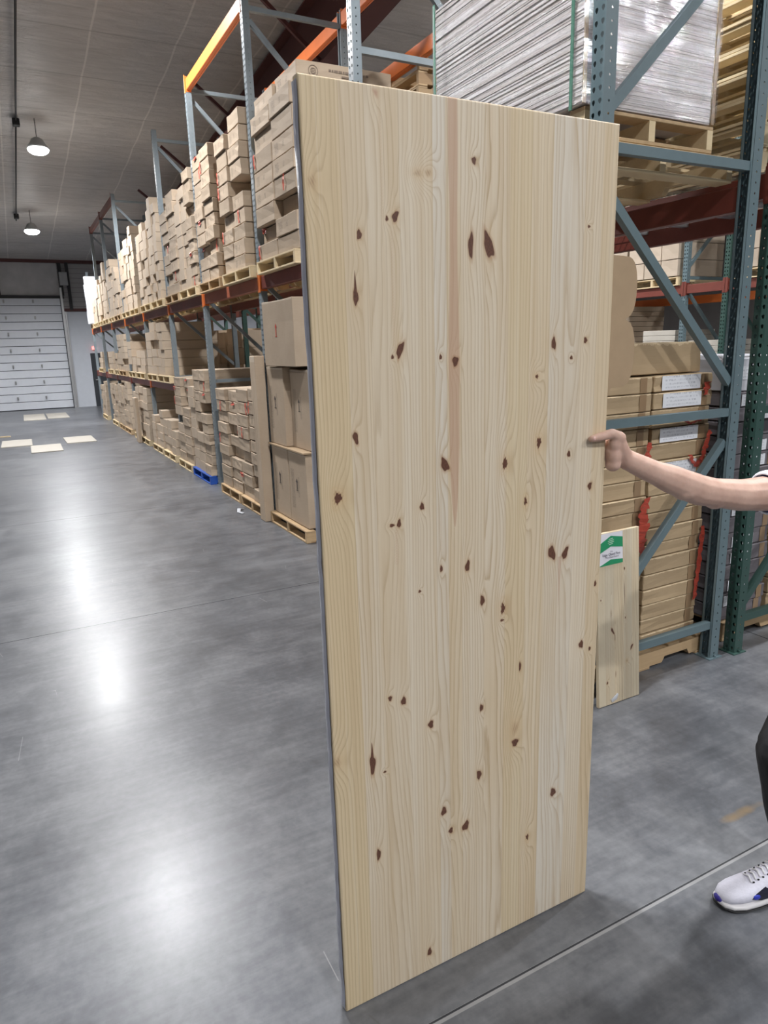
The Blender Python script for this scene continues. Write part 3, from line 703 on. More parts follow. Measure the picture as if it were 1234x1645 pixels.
# build cartons: biggest 300 in view as things, the rest as one stuff object
def vis(c):
    d2 = c['x']**2+(c['y']+c['sy']/2)**2+(c['z']-H)**2
    return c['sz']*max(c['sy'], c['sx'] if c.get('flat') else 0)/d2*(10 if c.get('near') else 1)*(.05 if c['group'] and ('back rack' in c['group'] and not c.get('flat')) else 1)*(c['x']+.3)/math.sqrt(d2)
CARTONS.sort(key=vis, reverse=True)
cm_cache = {}
def carton_mesh(c):
    key = (round(c['sx'], 2), round(c['sy'], 2), round(c['sz'], 3), c['mat'], rnd.randrange(3))
    if key in cm_cache: return cm_cache[key]
    sx, sy, sz = c['sx'], c['sy'], c['sz']
    bm = bmesh.new(); bx(bm, 0, sx, 0, sy, 0, sz)
    bmesh.ops.subdivide_edges(bm, edges=bm.edges, cuts=2, use_grid_fill=True)
    for v in bm.verts:   # cardboard bows a little, bottoms stay flat
        fx, fy, fz = v.co.x/sx, v.co.y/sy, v.co.z/sz
        if .1 < fy < .9 and fz > .9: v.co.z -= rnd.uniform(.0, .007)*min(1, sz/.15)
        if .1 < fz < .9 and (fx < .1): v.co.x += rnd.uniform(-.001, .005)
        if fz > .9 and fx < .1: v.co.z -= rnd.uniform(0, .004)
        if .1 < fz < .9 and fy < .1: v.co.y += rnd.uniform(0, .006)
    sharp = [e for e in bm.edges if e.calc_face_angle(0) > .8]
    bmesh.ops.bevel(bm, geom=sharp, offset=.0045, segments=1, affect='EDGES')
    me = mesh_of(bm, 'carton', M[c['mat']]); cm_cache[key] = me
    return me
def ribbon(w, h, seed):
    r = random.Random(seed); bm = bmesh.new(); n = 7; L, Rr = [], []
    for i in range(n):
        f = i/(n-1); cy = r.uniform(-.012, .012); ww = w*(.4+.6*r.random())
        xo = -.004-.008*r.random()
        L.append(bm.verts.new((xo, cy-ww/2, -h*f))); Rr.append(bm.verts.new((xo-.003, cy+ww/2, -h*f+r.uniform(-.01, .01))))
    for i in range(n-1): bm.faces.new((L[i], L[i+1], Rr[i+1], Rr[i]))
    me = mesh_of(bm, 'red_tape', M['red_tape']); return me
ribs = [ribbon(.04, .135, s) for s in range(4)]+[ribbon(.14, .05, s) for s in (7, 8)]
def tape_x(sx, sz, seed):       # brown tape wrapped over the front (-y) face of a flat carton
    bm = bmesh.new(); bx(bm, -.025, .025, -.0015, -.0005, .002, sz-.002); return mesh_of(bm, 'packing_tape', M['tape'])
rest = []
n_ind = 0
bm_l = bmesh.new(); bx(bm_l, 0, .30, -.003, -.001, .006, .082); label_me = mesh_of(bm_l, 'shipping_label', M['label'])
bm_l = bmesh.new(); bx(bm_l, 0, .20, -.003, -.001, .006, .072); label_me2 = mesh_of(bm_l, 'shipping_label', M['label'])
def arrow_me(mat):
    bm = bmesh.new()
    bx(bm, -.002, -.001, -.008, .008, -.05, .03)
    a = [bm.verts.new((-.0015, y, z)) for y, z in ((-.028, .025), (0, .065), (.028, .025))]; bm.faces.new(a)
    bx(bm, -.002, -.001, -.025, .025, -.062, -.054)
    return mesh_of(bm, 'printed_arrow', mat)
ar_d, ar_r = arrow_me(simple('dark_print', (.09, .075, .07), .7)), arrow_me(simple('red_print', (.5, .05, .03), .7))
for c in CARTONS:
    if n_ind >= 298: rest.append(c); continue
    n_ind += 1
    o = obj('carton', carton_mesh(c), None, (c['x'], c['y'], c['z']), (0, 0, c['rz']))
    tag(o, c['label'], 'carton', c['group'])
    far = c['y'] > 17
    if c['group'] in (gT, gM, gG) and not far and rnd.random() < .2:
        rb = rnd.randrange(6); t_ = obj('red_tape', ribs[rb], o, (-.001, rnd.choice((.04, c['sy']-.045, c['sy']*.5)), c['sz']+.0)); t_['label'] = 'loose strip of bright red film tape'
    if c.get('fw') == 'right' and 'teal' in c['label']:
        if c['r'] in (16, 15, 13, 11): obj('shipping_label', label_me, o, (.05+rnd.uniform(0, .02), 0, .0))['label'] = 'white printed paper label'
    if c['group'] == 'flat cartons in the back rack' and c['r'] % 3 != 0:
        obj('shipping_label', label_me2, o, (.02+rnd.uniform(0, .1), 0, .0))['label'] = 'white printed paper label'
    if c['mat'] == 'carton_white': obj('shipping_label', label_me, o, (.03, 0, .06))['label'] = 'white printed paper label'
    if c.get('flat') and c['group']:
        tp = obj('packing_tape', tape_x(c['sx'], c['sz'], 0), o, (c['sx']*.86, 0, 0)); tp['label'] = 'translucent brown packing tape'
    if c.get('arrow'):
        obj('printed_arrow', ar_r if c['arrow'] == 'red' else ar_d, o, (0, c['sy']*.55, c['sz']*.55), (0, 0, 0))
        if c['arrow'] == 'red': obj('printed_arrow', ar_r, o, (c['sx']*.4, 0, c['sz']*.55), (0, 0, math.pi/2))
bm = bmesh.new()
for c in rest: bx(bm, c['x'], c['x']+c['sx'], c['y'], c['y']+c['sy'], c['z'], c['z']+c['sz'])
if rest:
    o = obj('carton', mesh_of(bm, 'carton_rest', M['carton_far'])); tag(o, 'the many small far cartons stacked along the distant end of the racks', 'carton', None, 'stuff')
# the printed circle and wording on the long side of the nearest top carton
top = [c for c in CARTONS if 'right file, nearest top-shelf' in c['label']]
top.sort(key=lambda c: c['z']); tc = top[-1]
for o in COL.objects:
    if o.get('label') == tc['label']:
        bm = bmesh.new(); cx, cz, R0 = .155, tc['sz']*.55, .045
        def ring(r0, r1, n=28):
            a = [bm.verts.new((cx+r0*math.cos(2*math.pi*k/n), -.002, cz+r0*math.sin(2*math.pi*k/n))) for k in range(n)]
            b = [bm.verts.new((cx+r1*math.cos(2*math.pi*k/n), -.002, cz+r1*math.sin(2*math.pi*k/n))) for k in range(n)]
            for k in range(n): bm.faces.new((a[k], a[(k+1) % n], b[(k+1) % n], b[k]))
        ring(R0-.005, R0); ring(R0*.55-.003, R0*.55)
        for k in range(4): bx(bm, cx-.02, cx+.02, -.0025, -.0015, cz-.02+k*.012, cz-.017+k*.012)
        xx = .30
        while xx < .66: 
            ww = rnd.uniform(.012, .035); bx(bm, xx, xx+ww, -.0025, -.0015, cz+.012, cz+.030); xx += ww+.008
        bx(bm, .42, .56, -.0025, -.0015, cz-.022, cz-.008)
        obj('printed_mark', mesh_of(bm, 'printed_mark', simple('brown_print', (.20, .15, .11), .7)), o)['label'] = 'printed circle emblem and line of lettering'

# red tape strips over the flat cartons behind the end frame
def strip(x0, z0, pts, w, label):
    bm = bmesh.new(); pr = None
    fine = []
    for p, q in zip(pts, pts[1:]):
        for k in range(6):
            f = k/6; fine.append((p[0]+(q[0]-p[0])*f+rnd.uniform(-.006, .006), p[1]+(q[1]-p[1])*f, (p[2]+(q[2]-p[2])*f)*rnd.uniform(.45, 1.15)))
    for (dx, dz, ww) in fine+[pts[-1]]:
        a = bm.verts.new((dx-ww/2, rnd.uniform(-.004, 0), dz)); b = bm.verts.new((dx+ww/2, rnd.uniform(-.008, 0), dz+rnd.uniform(-.01, .01)))
        if pr: bm.faces.new((pr[0], pr[1], b, a))
        pr = (a, b)
    o = obj('film_tape_strip', mesh_of(bm, 'film_tape_strip', M['red_film']), None, (x0, 2.592, z0)); o.modifiers.new('t', 'SOLIDIFY').thickness = .001
    tag(o, label, 'tape', 'red film tape on the flat cartons')
strip(2.96, 1.33, [(0, 0, .02), (-.01, -.06, .05), (0, -.14, .05), (.01, -.2, .03)], .05, 'short red film strip hanging from the seam just above the forearm')
strip(2.96, 1.02, [(0, 0, .05), (-.02, -.08, .07), (-.01, -.16, .08), (-.03, -.24, .09), (0, -.32, .06)], .05, 'wide red film strip below the forearm above the small panel')
strip(2.80, .83, [(-.08, 0, .04), (-.03, -.02, .06), (.05, .0, .05), (.12, -.01, .05)], .05, 'ragged red film strip just above the small panel top')
strip(3.43, 1.36, [(0, .0, .03), (-.02, -.08, .05), (-.04, -.14, .04), (-.09, -.20, .05), (-.15, -.13, .03)], .05, 'hooked red film strip at the right corner above the arm')
strip(3.38, 1.555, [(0, .07, .05), (.0, .0, .05)], .05, 'short red film patch near the top right label')
strip(3.31, 1.44, [(-.12, 0, .03), (-.05, -.035, .05), (.03, -.02, .05), (.1, .03, .03)], .05, 'curved red film strip under the second label')
strip(3.44, .80, [(0, 0, .04), (-.01, -.15, .04), (-.02, -.3, .035), (-.03, -.45, .03)], .05, 'long red film strip down the lower right corner')

# ------------------------------------------------------------------ stretch-wrapped load above
def mat_strips():
    t = NT('grey_stacked_strips'); P = t.coord()
    x, y, z = t.sep(P)
    n = t.noise(t.mapping(P, (1, 1.2, 34)), 1, 5, .7, .5); n2 = t.noise(t.mapping(P, (2, 4, 20)), 3, 3, .6, 2)
    layer = t.noise(t.mapping(P, (.4, .4, 62)), 1, 1)
    c = t.ramp(t.math('MULTIPLY_ADD', layer, .6, t.math('MULTIPLY', n, .4)), [(.30, (.30, .26, .24)), (.42, (.55, .50, .48)), (.56, (.72, .69, .69))])
    t.bump(n, .35, .01)
    return t.fin(c, .5, 0, .5)
def mat_film():
    t = NT('stretch_film'); P = t.coord()
    n = t.noise(t.mapping(P, (3, 3, 9)), 3, 5, .65, 2.2)
    t.bump(n, .9, .03)
    tr = t.n('ShaderNodeBsdfTransparent'); gl = t.n('ShaderNodeBsdfGlossy'); gl.inputs['Roughness'].default_value = .12; gl.inputs['Color'].default_value = (.95, .97, 1, 1)
    bp = [q for q in t.t.nodes if q.type == 'BUMP'][0]; t.l(bp.outputs[0], gl.inputs['Normal'])
    mx = t.n('ShaderNodeMixShader'); f = t.math('MULTIPLY_ADD', t.math('GREATER_THAN', n, .52), .12, .10)
    t.l(f, mx.inputs[0]); t.l(tr.outputs[0], mx.inputs[1]); t.l(gl.outputs[0], mx.inputs[2]); t.l(mx.outputs[0], t.o.inputs[0])
    return t.m
M['strips'] = mat_strips(); M['film'] = mat_film()
M['beige'] = mat_wood('planks_under_film', (.52, .46, .38), (.68, .62, .54), (.40, .31, .23), .8, 'x')
ld = empty('wrapped_load', (2.41, 2.60, 2.895), 0, 'tall load of grey stacked strips in stretch film on pallets above the board', 'load')
LH, LW, LL = .82, .87, 1.22
bm = bmesh.new(); z = 0; k = 0
while z < LH-.01:
    h = rnd.uniform(.006, .012); j = rnd.uniform(0, .006)
    bx(bm, j, LW-.02, j*.6, LL-rnd.uniform(0, .02), z, min(z+h-.001, LH)); z += h
for f in bm.faces:
    if f.normal.y < -.5: f.material_index = 1
obj('strip_stack', mesh_of(bm, 'strip_stack', [M['strips'], M['beige']]), ld)['kind'] = 'stuff'
def film_box(x0, x1, y0, y1, z0, z1):
    bm = bmesh.new(); bx(bm, x0, x1, y0, y1, z0, z1)
    bmesh.ops.subdivide_edges(bm, edges=bm.edges, cuts=9, use_grid_fill=True)
    bmesh.ops.delete(bm, geom=[f for f in bm.faces if abs(f.normal.z) > .9], context='FACES')
    for v in bm.verts: v.co += Vector((rnd.uniform(-.006, .002), rnd.uniform(-.006, .002), 0))
    return bm
obj('stretch_film', mesh_of(film_box(-.01, LW+.005, -.012, LL+.01, 0, LH+.005), 'stretch_film', M['film'], True), ld)
for yy in (.05, LL-.03):
    bm = bmesh.new(); bx(bm, -.022, -.016, yy-.008, yy+.008, -.02, LH+.01); obj('strap', mesh_of(bm, 'strap', simple('green_strap', (.07, .20, .14), .4)), ld)['label'] = 'green plastic strap'
for x0_ in (0, LW-.02):
    bm = bmesh.new(); bx(bm, x0_, x0_+.02, -.008, -.003, 0, LH); obj('corner_board', mesh_of(bm, 'corner_board', M['card_sheet']), ld)
PM['small'] = pallet_meshes(M['pallet'], M['palletx'], .86, 1.1); PM['wide'] = pallet_meshes(M['pallet'], M['pallet'], 1.02, 1.15)
pallet(3.29, 2.60, 2.765, 'small', rz=math.pi/2, label='pale pallet directly under the stretch-wrapped load', group=pT)
pallet(3.44, 2.585, 2.635, 'wide', rz=math.pi/2, label='wide flat pallet beneath the pallet of the wrapped load', group=pT)
# pallet stack on the back rack top at right
for k in range(9):
    PM.setdefault('lum', pallet_meshes(M['lumber'], M['lumber'], 1.15, 1.0))
    pallet(3.66+rnd.uniform(-.01, .01), 2.62+rnd.uniform(0, .02), 2.72+k*.1245, 'lum', 'bare pallet, %s in the empty stack at the top right' % ORD[k], 'empty pallets stacked top right')
for k in range(9):
    pallet(3.68+rnd.uniform(-.02, .02), 6.08+rnd.uniform(0, .02), 2.695+k*.1245+.62, 'old', 'bare pallet, %s in the empty stack behind the nearest top carton' % ORD[k], 'empty pallets behind the nearest stack')
for k in range(5):
    pallet(3.68, 6.08, 2.694+k*.124, 'old', 'bare pallet, %s in the lower half behind the nearest stack' % ORD[k], 'empty pallets behind the nearest stack')
# pale wrapped stack across the next aisle, floor level
for k, (y0, z0, z1, nm) in enumerate(((7.5, .0, 1.95, 'taller pale block of panels across the next aisle'), (6.72, .0, 1.75, 'pale block of panels right of the taller one'), (8.5, .0, 2.3, 'brown wrapped block across the next aisle beside the board'))):
    bm = bmesh.new(); z = z0+.13
    while z < z1: bx(bm, R3X+.08, R3X+.98, y0+rnd.uniform(0, .01), y0+(.55 if k == 1 else .62), z, z+.075, .004); z += .08
    o = obj('panel_block', mesh_of(bm, 'panel_block', M['plywood'] if k < 2 else M['carton_far'])); tag(o, nm, 'panel stack', 'blocks on the floor across the next aisle')
    PM.setdefault('n4', pallet_meshes(M['palletx'], M['palletx'], .55, .95)); pallet(R3X+.05, y0, .002, 'n4', 'short pallet under the '+nm, 'pallets on the floor across the next aisle')

# white wrapped bundle at far end
bm = bmesh.new()
for i, (dx, dy, h) in enumerate(((0, 0, 1.35), (.0, .16, 1.15))):
    bx(bm, dx, dx+.5, dy, dy+.14, 0, h, .02)
bmesh.ops.subdivide_edges(bm, edges=bm.edges, cuts=3, use_grid_fill=True)
for v in bm.verts: v.co += Vector((rnd.uniform(-.03, .03), rnd.uniform(-.006, .006), 0))
o = obj('wrapped_bundle', mesh_of(bm, 'wrapped_bundle', M['whitewrap']), None, (2.30, 22.85, T+.13)); tag(o, 'tall white plastic-wrapped bundle standing at the far end of the top shelf', 'bundle')
pallet(2.36, 22.7, T, 'n4', 'small pallet under the white wrapped bundle', pT)

# sheets on the floor
sheets = [((.19, .79), (23.2, 25.5), 'pale flat panel on the floor by the roller door, left of the far pair'), ((.85, 1.45), (23.4, 25.4), 'pale flat panel on the floor by the roller door, right of the far pair'),
          ((.90, 1.50), (16.41, 17.62), 'pale flat panel on the floor, nearest the racks of the near three'), ((-.37, .23), (16.61, 17.87), 'pale flat panel on the floor at the left edge of the photo'),
          ((.17, .75), (15.25, 16.46), 'pale flat panel on the floor, closest to the camera')]
for (xa, xb), (ya, yb), lb_ in sheets:
    bm = bmesh.new(); bx(bm, 0, xb-xa, 0, yb-ya, 0, .018, .002); o = obj('floor_panel', mesh_of(bm, 'floor_panel', M['plywood']), None, (xa, ya, .001), (0, 0, rnd.uniform(-.02, .02)))
    tag(o, lb_, 'panel', 'pale panels lying on the floor')
bm = bmesh.new(); bar(bm, (-.5, 18.9, .012), (-.18, 18.85, .012), .05, .02); o = obj('wood_scrap', mesh_of(bm, 'wood_scrap', M['pallet'])); tag(o, 'thin wood scrap on the floor at the left edge', 'wood scrap')
# white plastic strap end lying at the foot of the floor stack
bm = bmesh.new(); tube(bm, [(2.26, 8.0, .012), (2.2, 7.95, .03), (2.17, 7.86, .012), (2.2, 7.78, .008)], [(.02, .003)]*4, 8); o = obj('plastic_strap', mesh_of(bm, 'plastic_strap', M['whitewrap'])); tag(o, 'loose white strap curling on the floor by the pallet', 'strap')

# ------------------------------------------------------------------ the big pine panel
BX0, BX1, BY, BT, BZ = .612, 1.530, 1.500, .030, 2.428
KN = [(0.0196, 2.2192, 0.0099, 0.0141, 0, 'f'), (0.1287, 2.1167, 0.0064, 0.0108, 0, 'k'), (0.1143, 1.98, 0.0072, 0.0162, 0, 't'), (0.2235, 2.1599, 0.0075, 0.0134, 0.4, 'k'), (0.2011, 2.1545, 0.0037, 0.0061, 0, 'k'), (0.2281, 1.8595, 0.0086, 0.0199, 0.4, 'k'), (0.2066, 1.8436, 0.0039, 0.0053, 0, 'k'), (0.2862, 2.2568, 0.0107, 0.0078, 0, 'f'), (0.3132, 2.2601, 0.0093, 0.0079, 0, 'f'), (0.4437, 2.2972, 0.0066, 0.0087, 0, 'k'), (0.4347, 2.1047, 0.0076, 0.0314, 0.05, 'k'), (0.4886, 2.1066, 0.0139, 0.0318, -0.3, 'k'), (0.1811, 2.4117, 0.0063, 0.0112, -0.5, 's'), (0.3871, 1.827, 0.0094, 0.0126, 0, 'k'), (0.3433, 1.8389, 0.0042, 0.0062, 0, 'k'), (0.8201, 2.1664, 0.0051, 0.0036, 0, 'k'), (0.8223, 1.869, 0.0063, 0.0084, 0, 'k'), (0.7079, 1.8627, 0.008, 0.0165, -0.1, 'k'), (0.7724, 1.8229, 0.0052, 0.0054, 0, 'k'), (0.1005, 1.6573, 0.0068, 0.0162, -0.2, 'k'), (0.0468, 1.5169, 0.0134, 0.018, 0.2, 'r'), (0.3531, 1.566, 0.0113, 0.0192, -0.4, 'k'), (0.2819, 1.4642, 0.0068, 0.0097, 0, 'k'), (0.2132, 1.429, 0.0058, 0.0111, 0.1, 'k'), (0.1926, 1.4269, 0.0073, 0.0044, 0, 'k'), (0.4236, 1.2782, 0.0075, 0.0162, 0.2, 'k'), (0.3386, 1.2854, 0.0045, 0.0095, 0, 'k'), (0.2706, 1.2347, 0.0044, 0.0039, 0, 'k'), (0.4733, 1.1678, 0.0078, 0.0151, 0, 'k'), (0.5458, 1.1289, 0.0101, 0.0216, 0, 'r'), (0.5432, 1.0931, 0.0071, 0.0035, 0, 'k'), (0.5468, 1.5487, 0.0106, 0.0203, 0.1, 'r'), (0.6636, 1.5962, 0.0101, 0.019, 0.1, 'r'), (0.6206, 1.4339, 0.0071, 0.0155, 0, 'r'), (0.6514, 1.777, 0.0069, 0.0068, 0, 'r'), (0.7749, 1.5526, 0.0064, 0.009, 0, 'k'), (0.8607, 1.4488, 0.0079, 0.0112, 0.1, 'k'), (0.7222, 1.2649, 0.013, 0.0226, -0.4, 'k'), (0.7735, 1.2563, 0.01, 0.0203, 0.4, 'k'), (0.8997, 1.1364, 0.0047, 0.0093, 0, 'k'), (0.8512, 0.9452, 0.0095, 0.0125, 0, 'k'), (0.8878, 0.9221, 0.0048, 0.0068, 0, 'k'), (0.6111, 0.9317, 0.0043, 0.0147, 0, 'k'), (0.1725, 0.9495, 0.0056, 0.0077, 0, 'k'), (0.2134, 0.9309, 0.0082, 0.0117, 0.1, 'k'), (0.299, 0.8345, 0.0086, 0.0122, 0, 'k'), (0.1128, 0.7694, 0.0087, 0.03, 0, 't'), (0.0097, 0.8103, 0.0112, 0.0137, 0, 'f'), (0.1495, 0.735, 0.0049, 0.0032, 0, 'k'), (0.4715, 0.8358, 0.0066, 0.011, 0, 'k'), (0.5964, 0.7302, 0.0131, 0.0231, 0.2, 'f'), (0.5973, 0.6828, 0.0122, 0.0126, 0, 'k'), (0.4639, 0.6174, 0.0086, 0.0151, 0, 'k'), (0.3386, 0.5397, 0.0091, 0.0141, 0.2, 'k'), (0.3628, 0.4652, 0.0074, 0.0099, 0.1, 'k'), (0.4154, 0.4608, 0.0114, 0.0164, 0.5, 'k'), (0.1212, 0.4821, 0.0066, 0.0178, 0, 'k'), (0.7547, 0.4535, 0.0111, 0.0147, 0, 'k'), (0.6526, 0.3264, 0.0075, 0.0138, 0, 'r'), (0.2823, 0.0687, 0.0075, 0.0135, 0, 'k')]
def wood_attrs(X, Z):
    K = np.full(X.shape, 9.0); G = np.zeros(X.shape); F = np.zeros(X.shape); S = np.zeros(X.shape); A = np.zeros(X.shape)
    r = random.Random(3)
    for (kx, kz, rx, rz, a, t) in KN:
        rx, rz = rx*.92, rz*.95
        dx, dz = X-kx, Z-kz; c, s = math.cos(a), math.sin(a); ex, ez = dx*c-dz*s, dx*s+dz*c
        q = np.sqrt((ex/rx)**2+(ez/rz)**2+1e-9)
        ang = np.arctan2(ez/rz, ex/rx); q = q*(1+.13*np.sin(3*ang+kx*90)+.07*np.sin(5*ang+kz*70))
        if t in 'kt': K = np.minimum(K, q)
        if t == 'r':
            K = np.minimum(K, q/(.72+.2*np.sin(ex*700+kz*9)*np.cos(ez*400)))
            A = np.maximum(A, np.exp(-((q-1.5)/.25)**2)*.9)
        if t == 's': S = np.maximum(S, 1.4*np.clip(1.3-q, 0, 1))
        if t == 'f': F = np.maximum(F, np.clip(1.3-q, 0, 1)*(.55+.45*np.sin(ex*900+ez*500)))
        if t == 't':
            w = .0035*np.clip(1-(dz-rz)/.05, 0, 1); K = np.minimum(K, np.where((dz > 0) & (dz < rz+.045), np.abs(dx)/np.maximum(w, 1e-4), 9))
        amp, ex_ = (1.0, 3.3) if t in 'rf' else (.55, 2.4)
        G += amp*np.exp(-((dx/(rx*ex_))**2+(dz/(rz*ex_*1.5))**2))
        A = np.maximum(A, np.exp(-((dx/(rx*2.1))**2+(dz/(rz*1.9))**2))*(1 if t in 'rf' else .6))
    hw = np.where(Z > 1.95, .0125, np.where(Z > 1.62, .0125+.004*np.clip((1.95-Z)/.15, 0, 1), .0165*np.clip((Z-1.395)/.225, 0, 1)**.7))
    hw = hw+.0015*np.sin(Z*14)
    S = np.maximum(S, np.clip((hw-np.abs(X-.3835))/.0018+.5, 0, 1)*(Z > 1.395))
    hw2 = .007*np.clip((Z-1.075)/.17, 0, 1)
    S = np.maximum(S, .8*np.clip((hw2-np.abs(X-.753))/.002+.3, 0, 1)*(Z < 1.25)*(Z > 1.075))
    for xc, z0, z1, st in ((.205, 1.32, 1.42, .6), (.200, 1.44, 1.83, .28), (.213, 1.86, 2.13, .30), (.19, 2.15, 2.40, .25), (.292, 1.95, 2.24, .12)):
        S = np.maximum(S, st*np.exp(-((X-xc)/.0045)**2)*(Z > z0)*(Z < z1)*(.5+.5*np.sin(Z*900+np.sin(X*700)*2)))
    return K, G, F, S, A
def mat_panel(name, strips, tones, warmth=1.0, wscale=1.0):
    t = NT(name); P = t.coord(); x, y, z = t.sep(P)
    def at(n):
        a = t.n('ShaderNodeAttribute'); a.attribute_name = n; return a.outputs['Fac']
    K, G, F, S, A = at('knot'), at('swirl'), at('faint'), at('streak'), at('halo')
    W = strips[-1]
    xn = t.math('DIVIDE', x, W)
    st = [(0.0, ((3*.371) % 1,)*3)]+[(b/W, (((i+4)*.371) % 1,)*3) for i, b in enumerate(strips[:-1])]
    seed = t.ramp(xn, st, 'CONSTANT')
    sd = t.sep(seed)[0] if False else t.math('MULTIPLY', seed, 37.0)
    lowv = t.noise(t.comb(t.math('MULTIPLY_ADD', x, 7*wscale, sd), t.math('MULTIPLY', z, .62), sd), 1, 1.5, .4)
    wob = t.noise(t.comb(t.math('MULTIPLY', x, 40), t.math('MULTIPLY', z, 5), sd), 1, 3, .5)
    V = t.math('ADD', t.math('MULTIPLY', lowv, t.math('MULTIPLY_ADD', seed, 14.0, 3.0)), t.math('MULTIPLY', x, t.math('MULTIPLY_ADD', seed, -55.0*wscale, 105.0*wscale)))
    V = t.math('ADD', V, t.math('MULTIPLY', G, 3.4)); V = t.math('ADD', V, t.math('MULTIPLY', wob, .8))
    fr = t.math('FRACT', V)                                   # growth ring saw-tooth: latewood line at the end of each ring
    late = t.math('MULTIPLY', t.math('POWER', fr, 4.0), t.math('MULTIPLY', t.math('SUBTRACT', 1.0, fr), 9.0, clamp=True)); edge = t.math('LESS_THAN', fr, .04)
    fib = t.noise(t.comb(t.math('MULTIPLY', x, 900), t.math('MULTIPLY', z, 10), sd), 1, 3, .6)
    vis_ = t.noise(t.comb(t.math('MULTIPLY', x, 7), t.math('MULTIPLY', z, .8), 3.3), 1, 2)
    tone = t.ramp(xn, [(0.0, tones[0])]+[(b/W, tones[(i+1) % len(tones)]) for i, b in enumerate(strips[:-1])], 'CONSTANT')
    big = t.noise(t.comb(t.math('MULTIPLY_ADD', x, 5, sd), t.math('MULTIPLY', z, 1.1), 7.7), 1, 3)
    c = t.mix(t.math('MULTIPLY', t.math('SUBTRACT', big, .42, clamp=True), 2.2, clamp=True), tone, (.62*warmth, .48, .30, 1))
    gf = t.math('MULTIPLY', late, t.math('MULTIPLY_ADD', vis_, 1.7, .02), clamp=True)
    c = t.mix(gf, c, (.43, .31, .18, 1))
    c = t.mix(t.math('MULTIPLY', t.math('SUBTRACT', fib, .35, clamp=True), .28), c, (.50, .38, .24, 1))
    bands = t.noise(t.comb(t.math('MULTIPLY_ADD', x, 75, sd), t.math('MULTIPLY', z, .45), sd), 1, 4, .65)
    c = t.mix(t.math('MULTIPLY', t.math('SUBTRACT', bands, .50, clamp=True), 2.4, clamp=True), c, (.54, .41, .25, 1))
    c = t.mix(t.math('MULTIPLY', t.math('SUBTRACT', .46, bands, clamp=True), 1.8, clamp=True), c, (.78, .71, .58, 1))
    # glue lines between strips
    g = None
    for b in strips[:-1]:
        d = t.math('LESS_THAN', t.math('ABSOLUTE', t.math('SUBTRACT', x, b)), .0009)
        g = d if g is None else t.math('MAXIMUM', g, d)
    c = t.mix(t.math('MULTIPLY', g, .25), c, (.40, .29, .17, 1))
    c = t.mix(t.math('MULTIPLY', A, .42), c, (.58, .40, .21, 1))
    c = t.mix(t.math('MULTIPLY', S, t.math('MULTIPLY_ADD', fib, .3, .5)), c, (.48, .30, .205, 1))
    c = t.mix(t.math('MULTIPLY', F, .6), c, (.24, .13, .08, 1))
    kn = t.noise(t.comb(t.math('MULTIPLY', x, 260), t.math('MULTIPLY', z, 150), 1.0), 1, 3)
    kcol = t.mix(kn, (.045, .022, .016, 1), (.20, .085, .05, 1))
    rim = t.ramp(K, [(.0, 0), (1.02, 0)]) 
    km = t.math('SUBTRACT', 1, t.math('DIVIDE', t.math('SUBTRACT', K, .93, clamp=True), .14, clamp=True))
    hm = t.math('SUBTRACT', 1, t.math('DIVIDE', t.math('SUBTRACT', K, 1.0, clamp=True), .55, clamp=True))
    c = t.mix(t.math('MULTIPLY', hm, .55), c, (.36, .19, .09, 1)); c = t.mix(km, c, kcol)
    # faint diagonal planer marks at the foot of the panel (surface relief)
    wv = t.n('ShaderNodeTexWave'); t.l(t.mapping(P, (1, 1, 1), rot=(0, math.radians(38), 0)), wv.inputs['Vector']); wv.inputs['Scale'].default_value = 14; wv.inputs['Distortion'].default_value = 1.0
    hgt = t.math('ADD', t.math('MULTIPLY', late, -.25), t.math('MULTIPLY', km, -.5)); hgt = t.math('ADD', hgt, t.math('MULTIPLY', wv.outputs['Fac'], .12))
    t.bump(hgt, .25, .002)
    return t.fin(c, .46, 0, .4)
STR = [.088, .150, .236, .325, .362, .405, .478, .552, .622, .690, .800, .862, .918]
cr, yl, pk = (.70, .61, .475), (.68, .57, .41), (.69, .63, .53)
TN = [(.68, .555, .36), cr, cr, cr, pk, (.69, .59, .44), cr, cr, (.68, .57, .39), yl, pk, cr, yl]
TN = [(a, b, c_) for a, b, c_ in TN]
M['panel'] = mat_panel('glued_pine_panel', STR, TN)
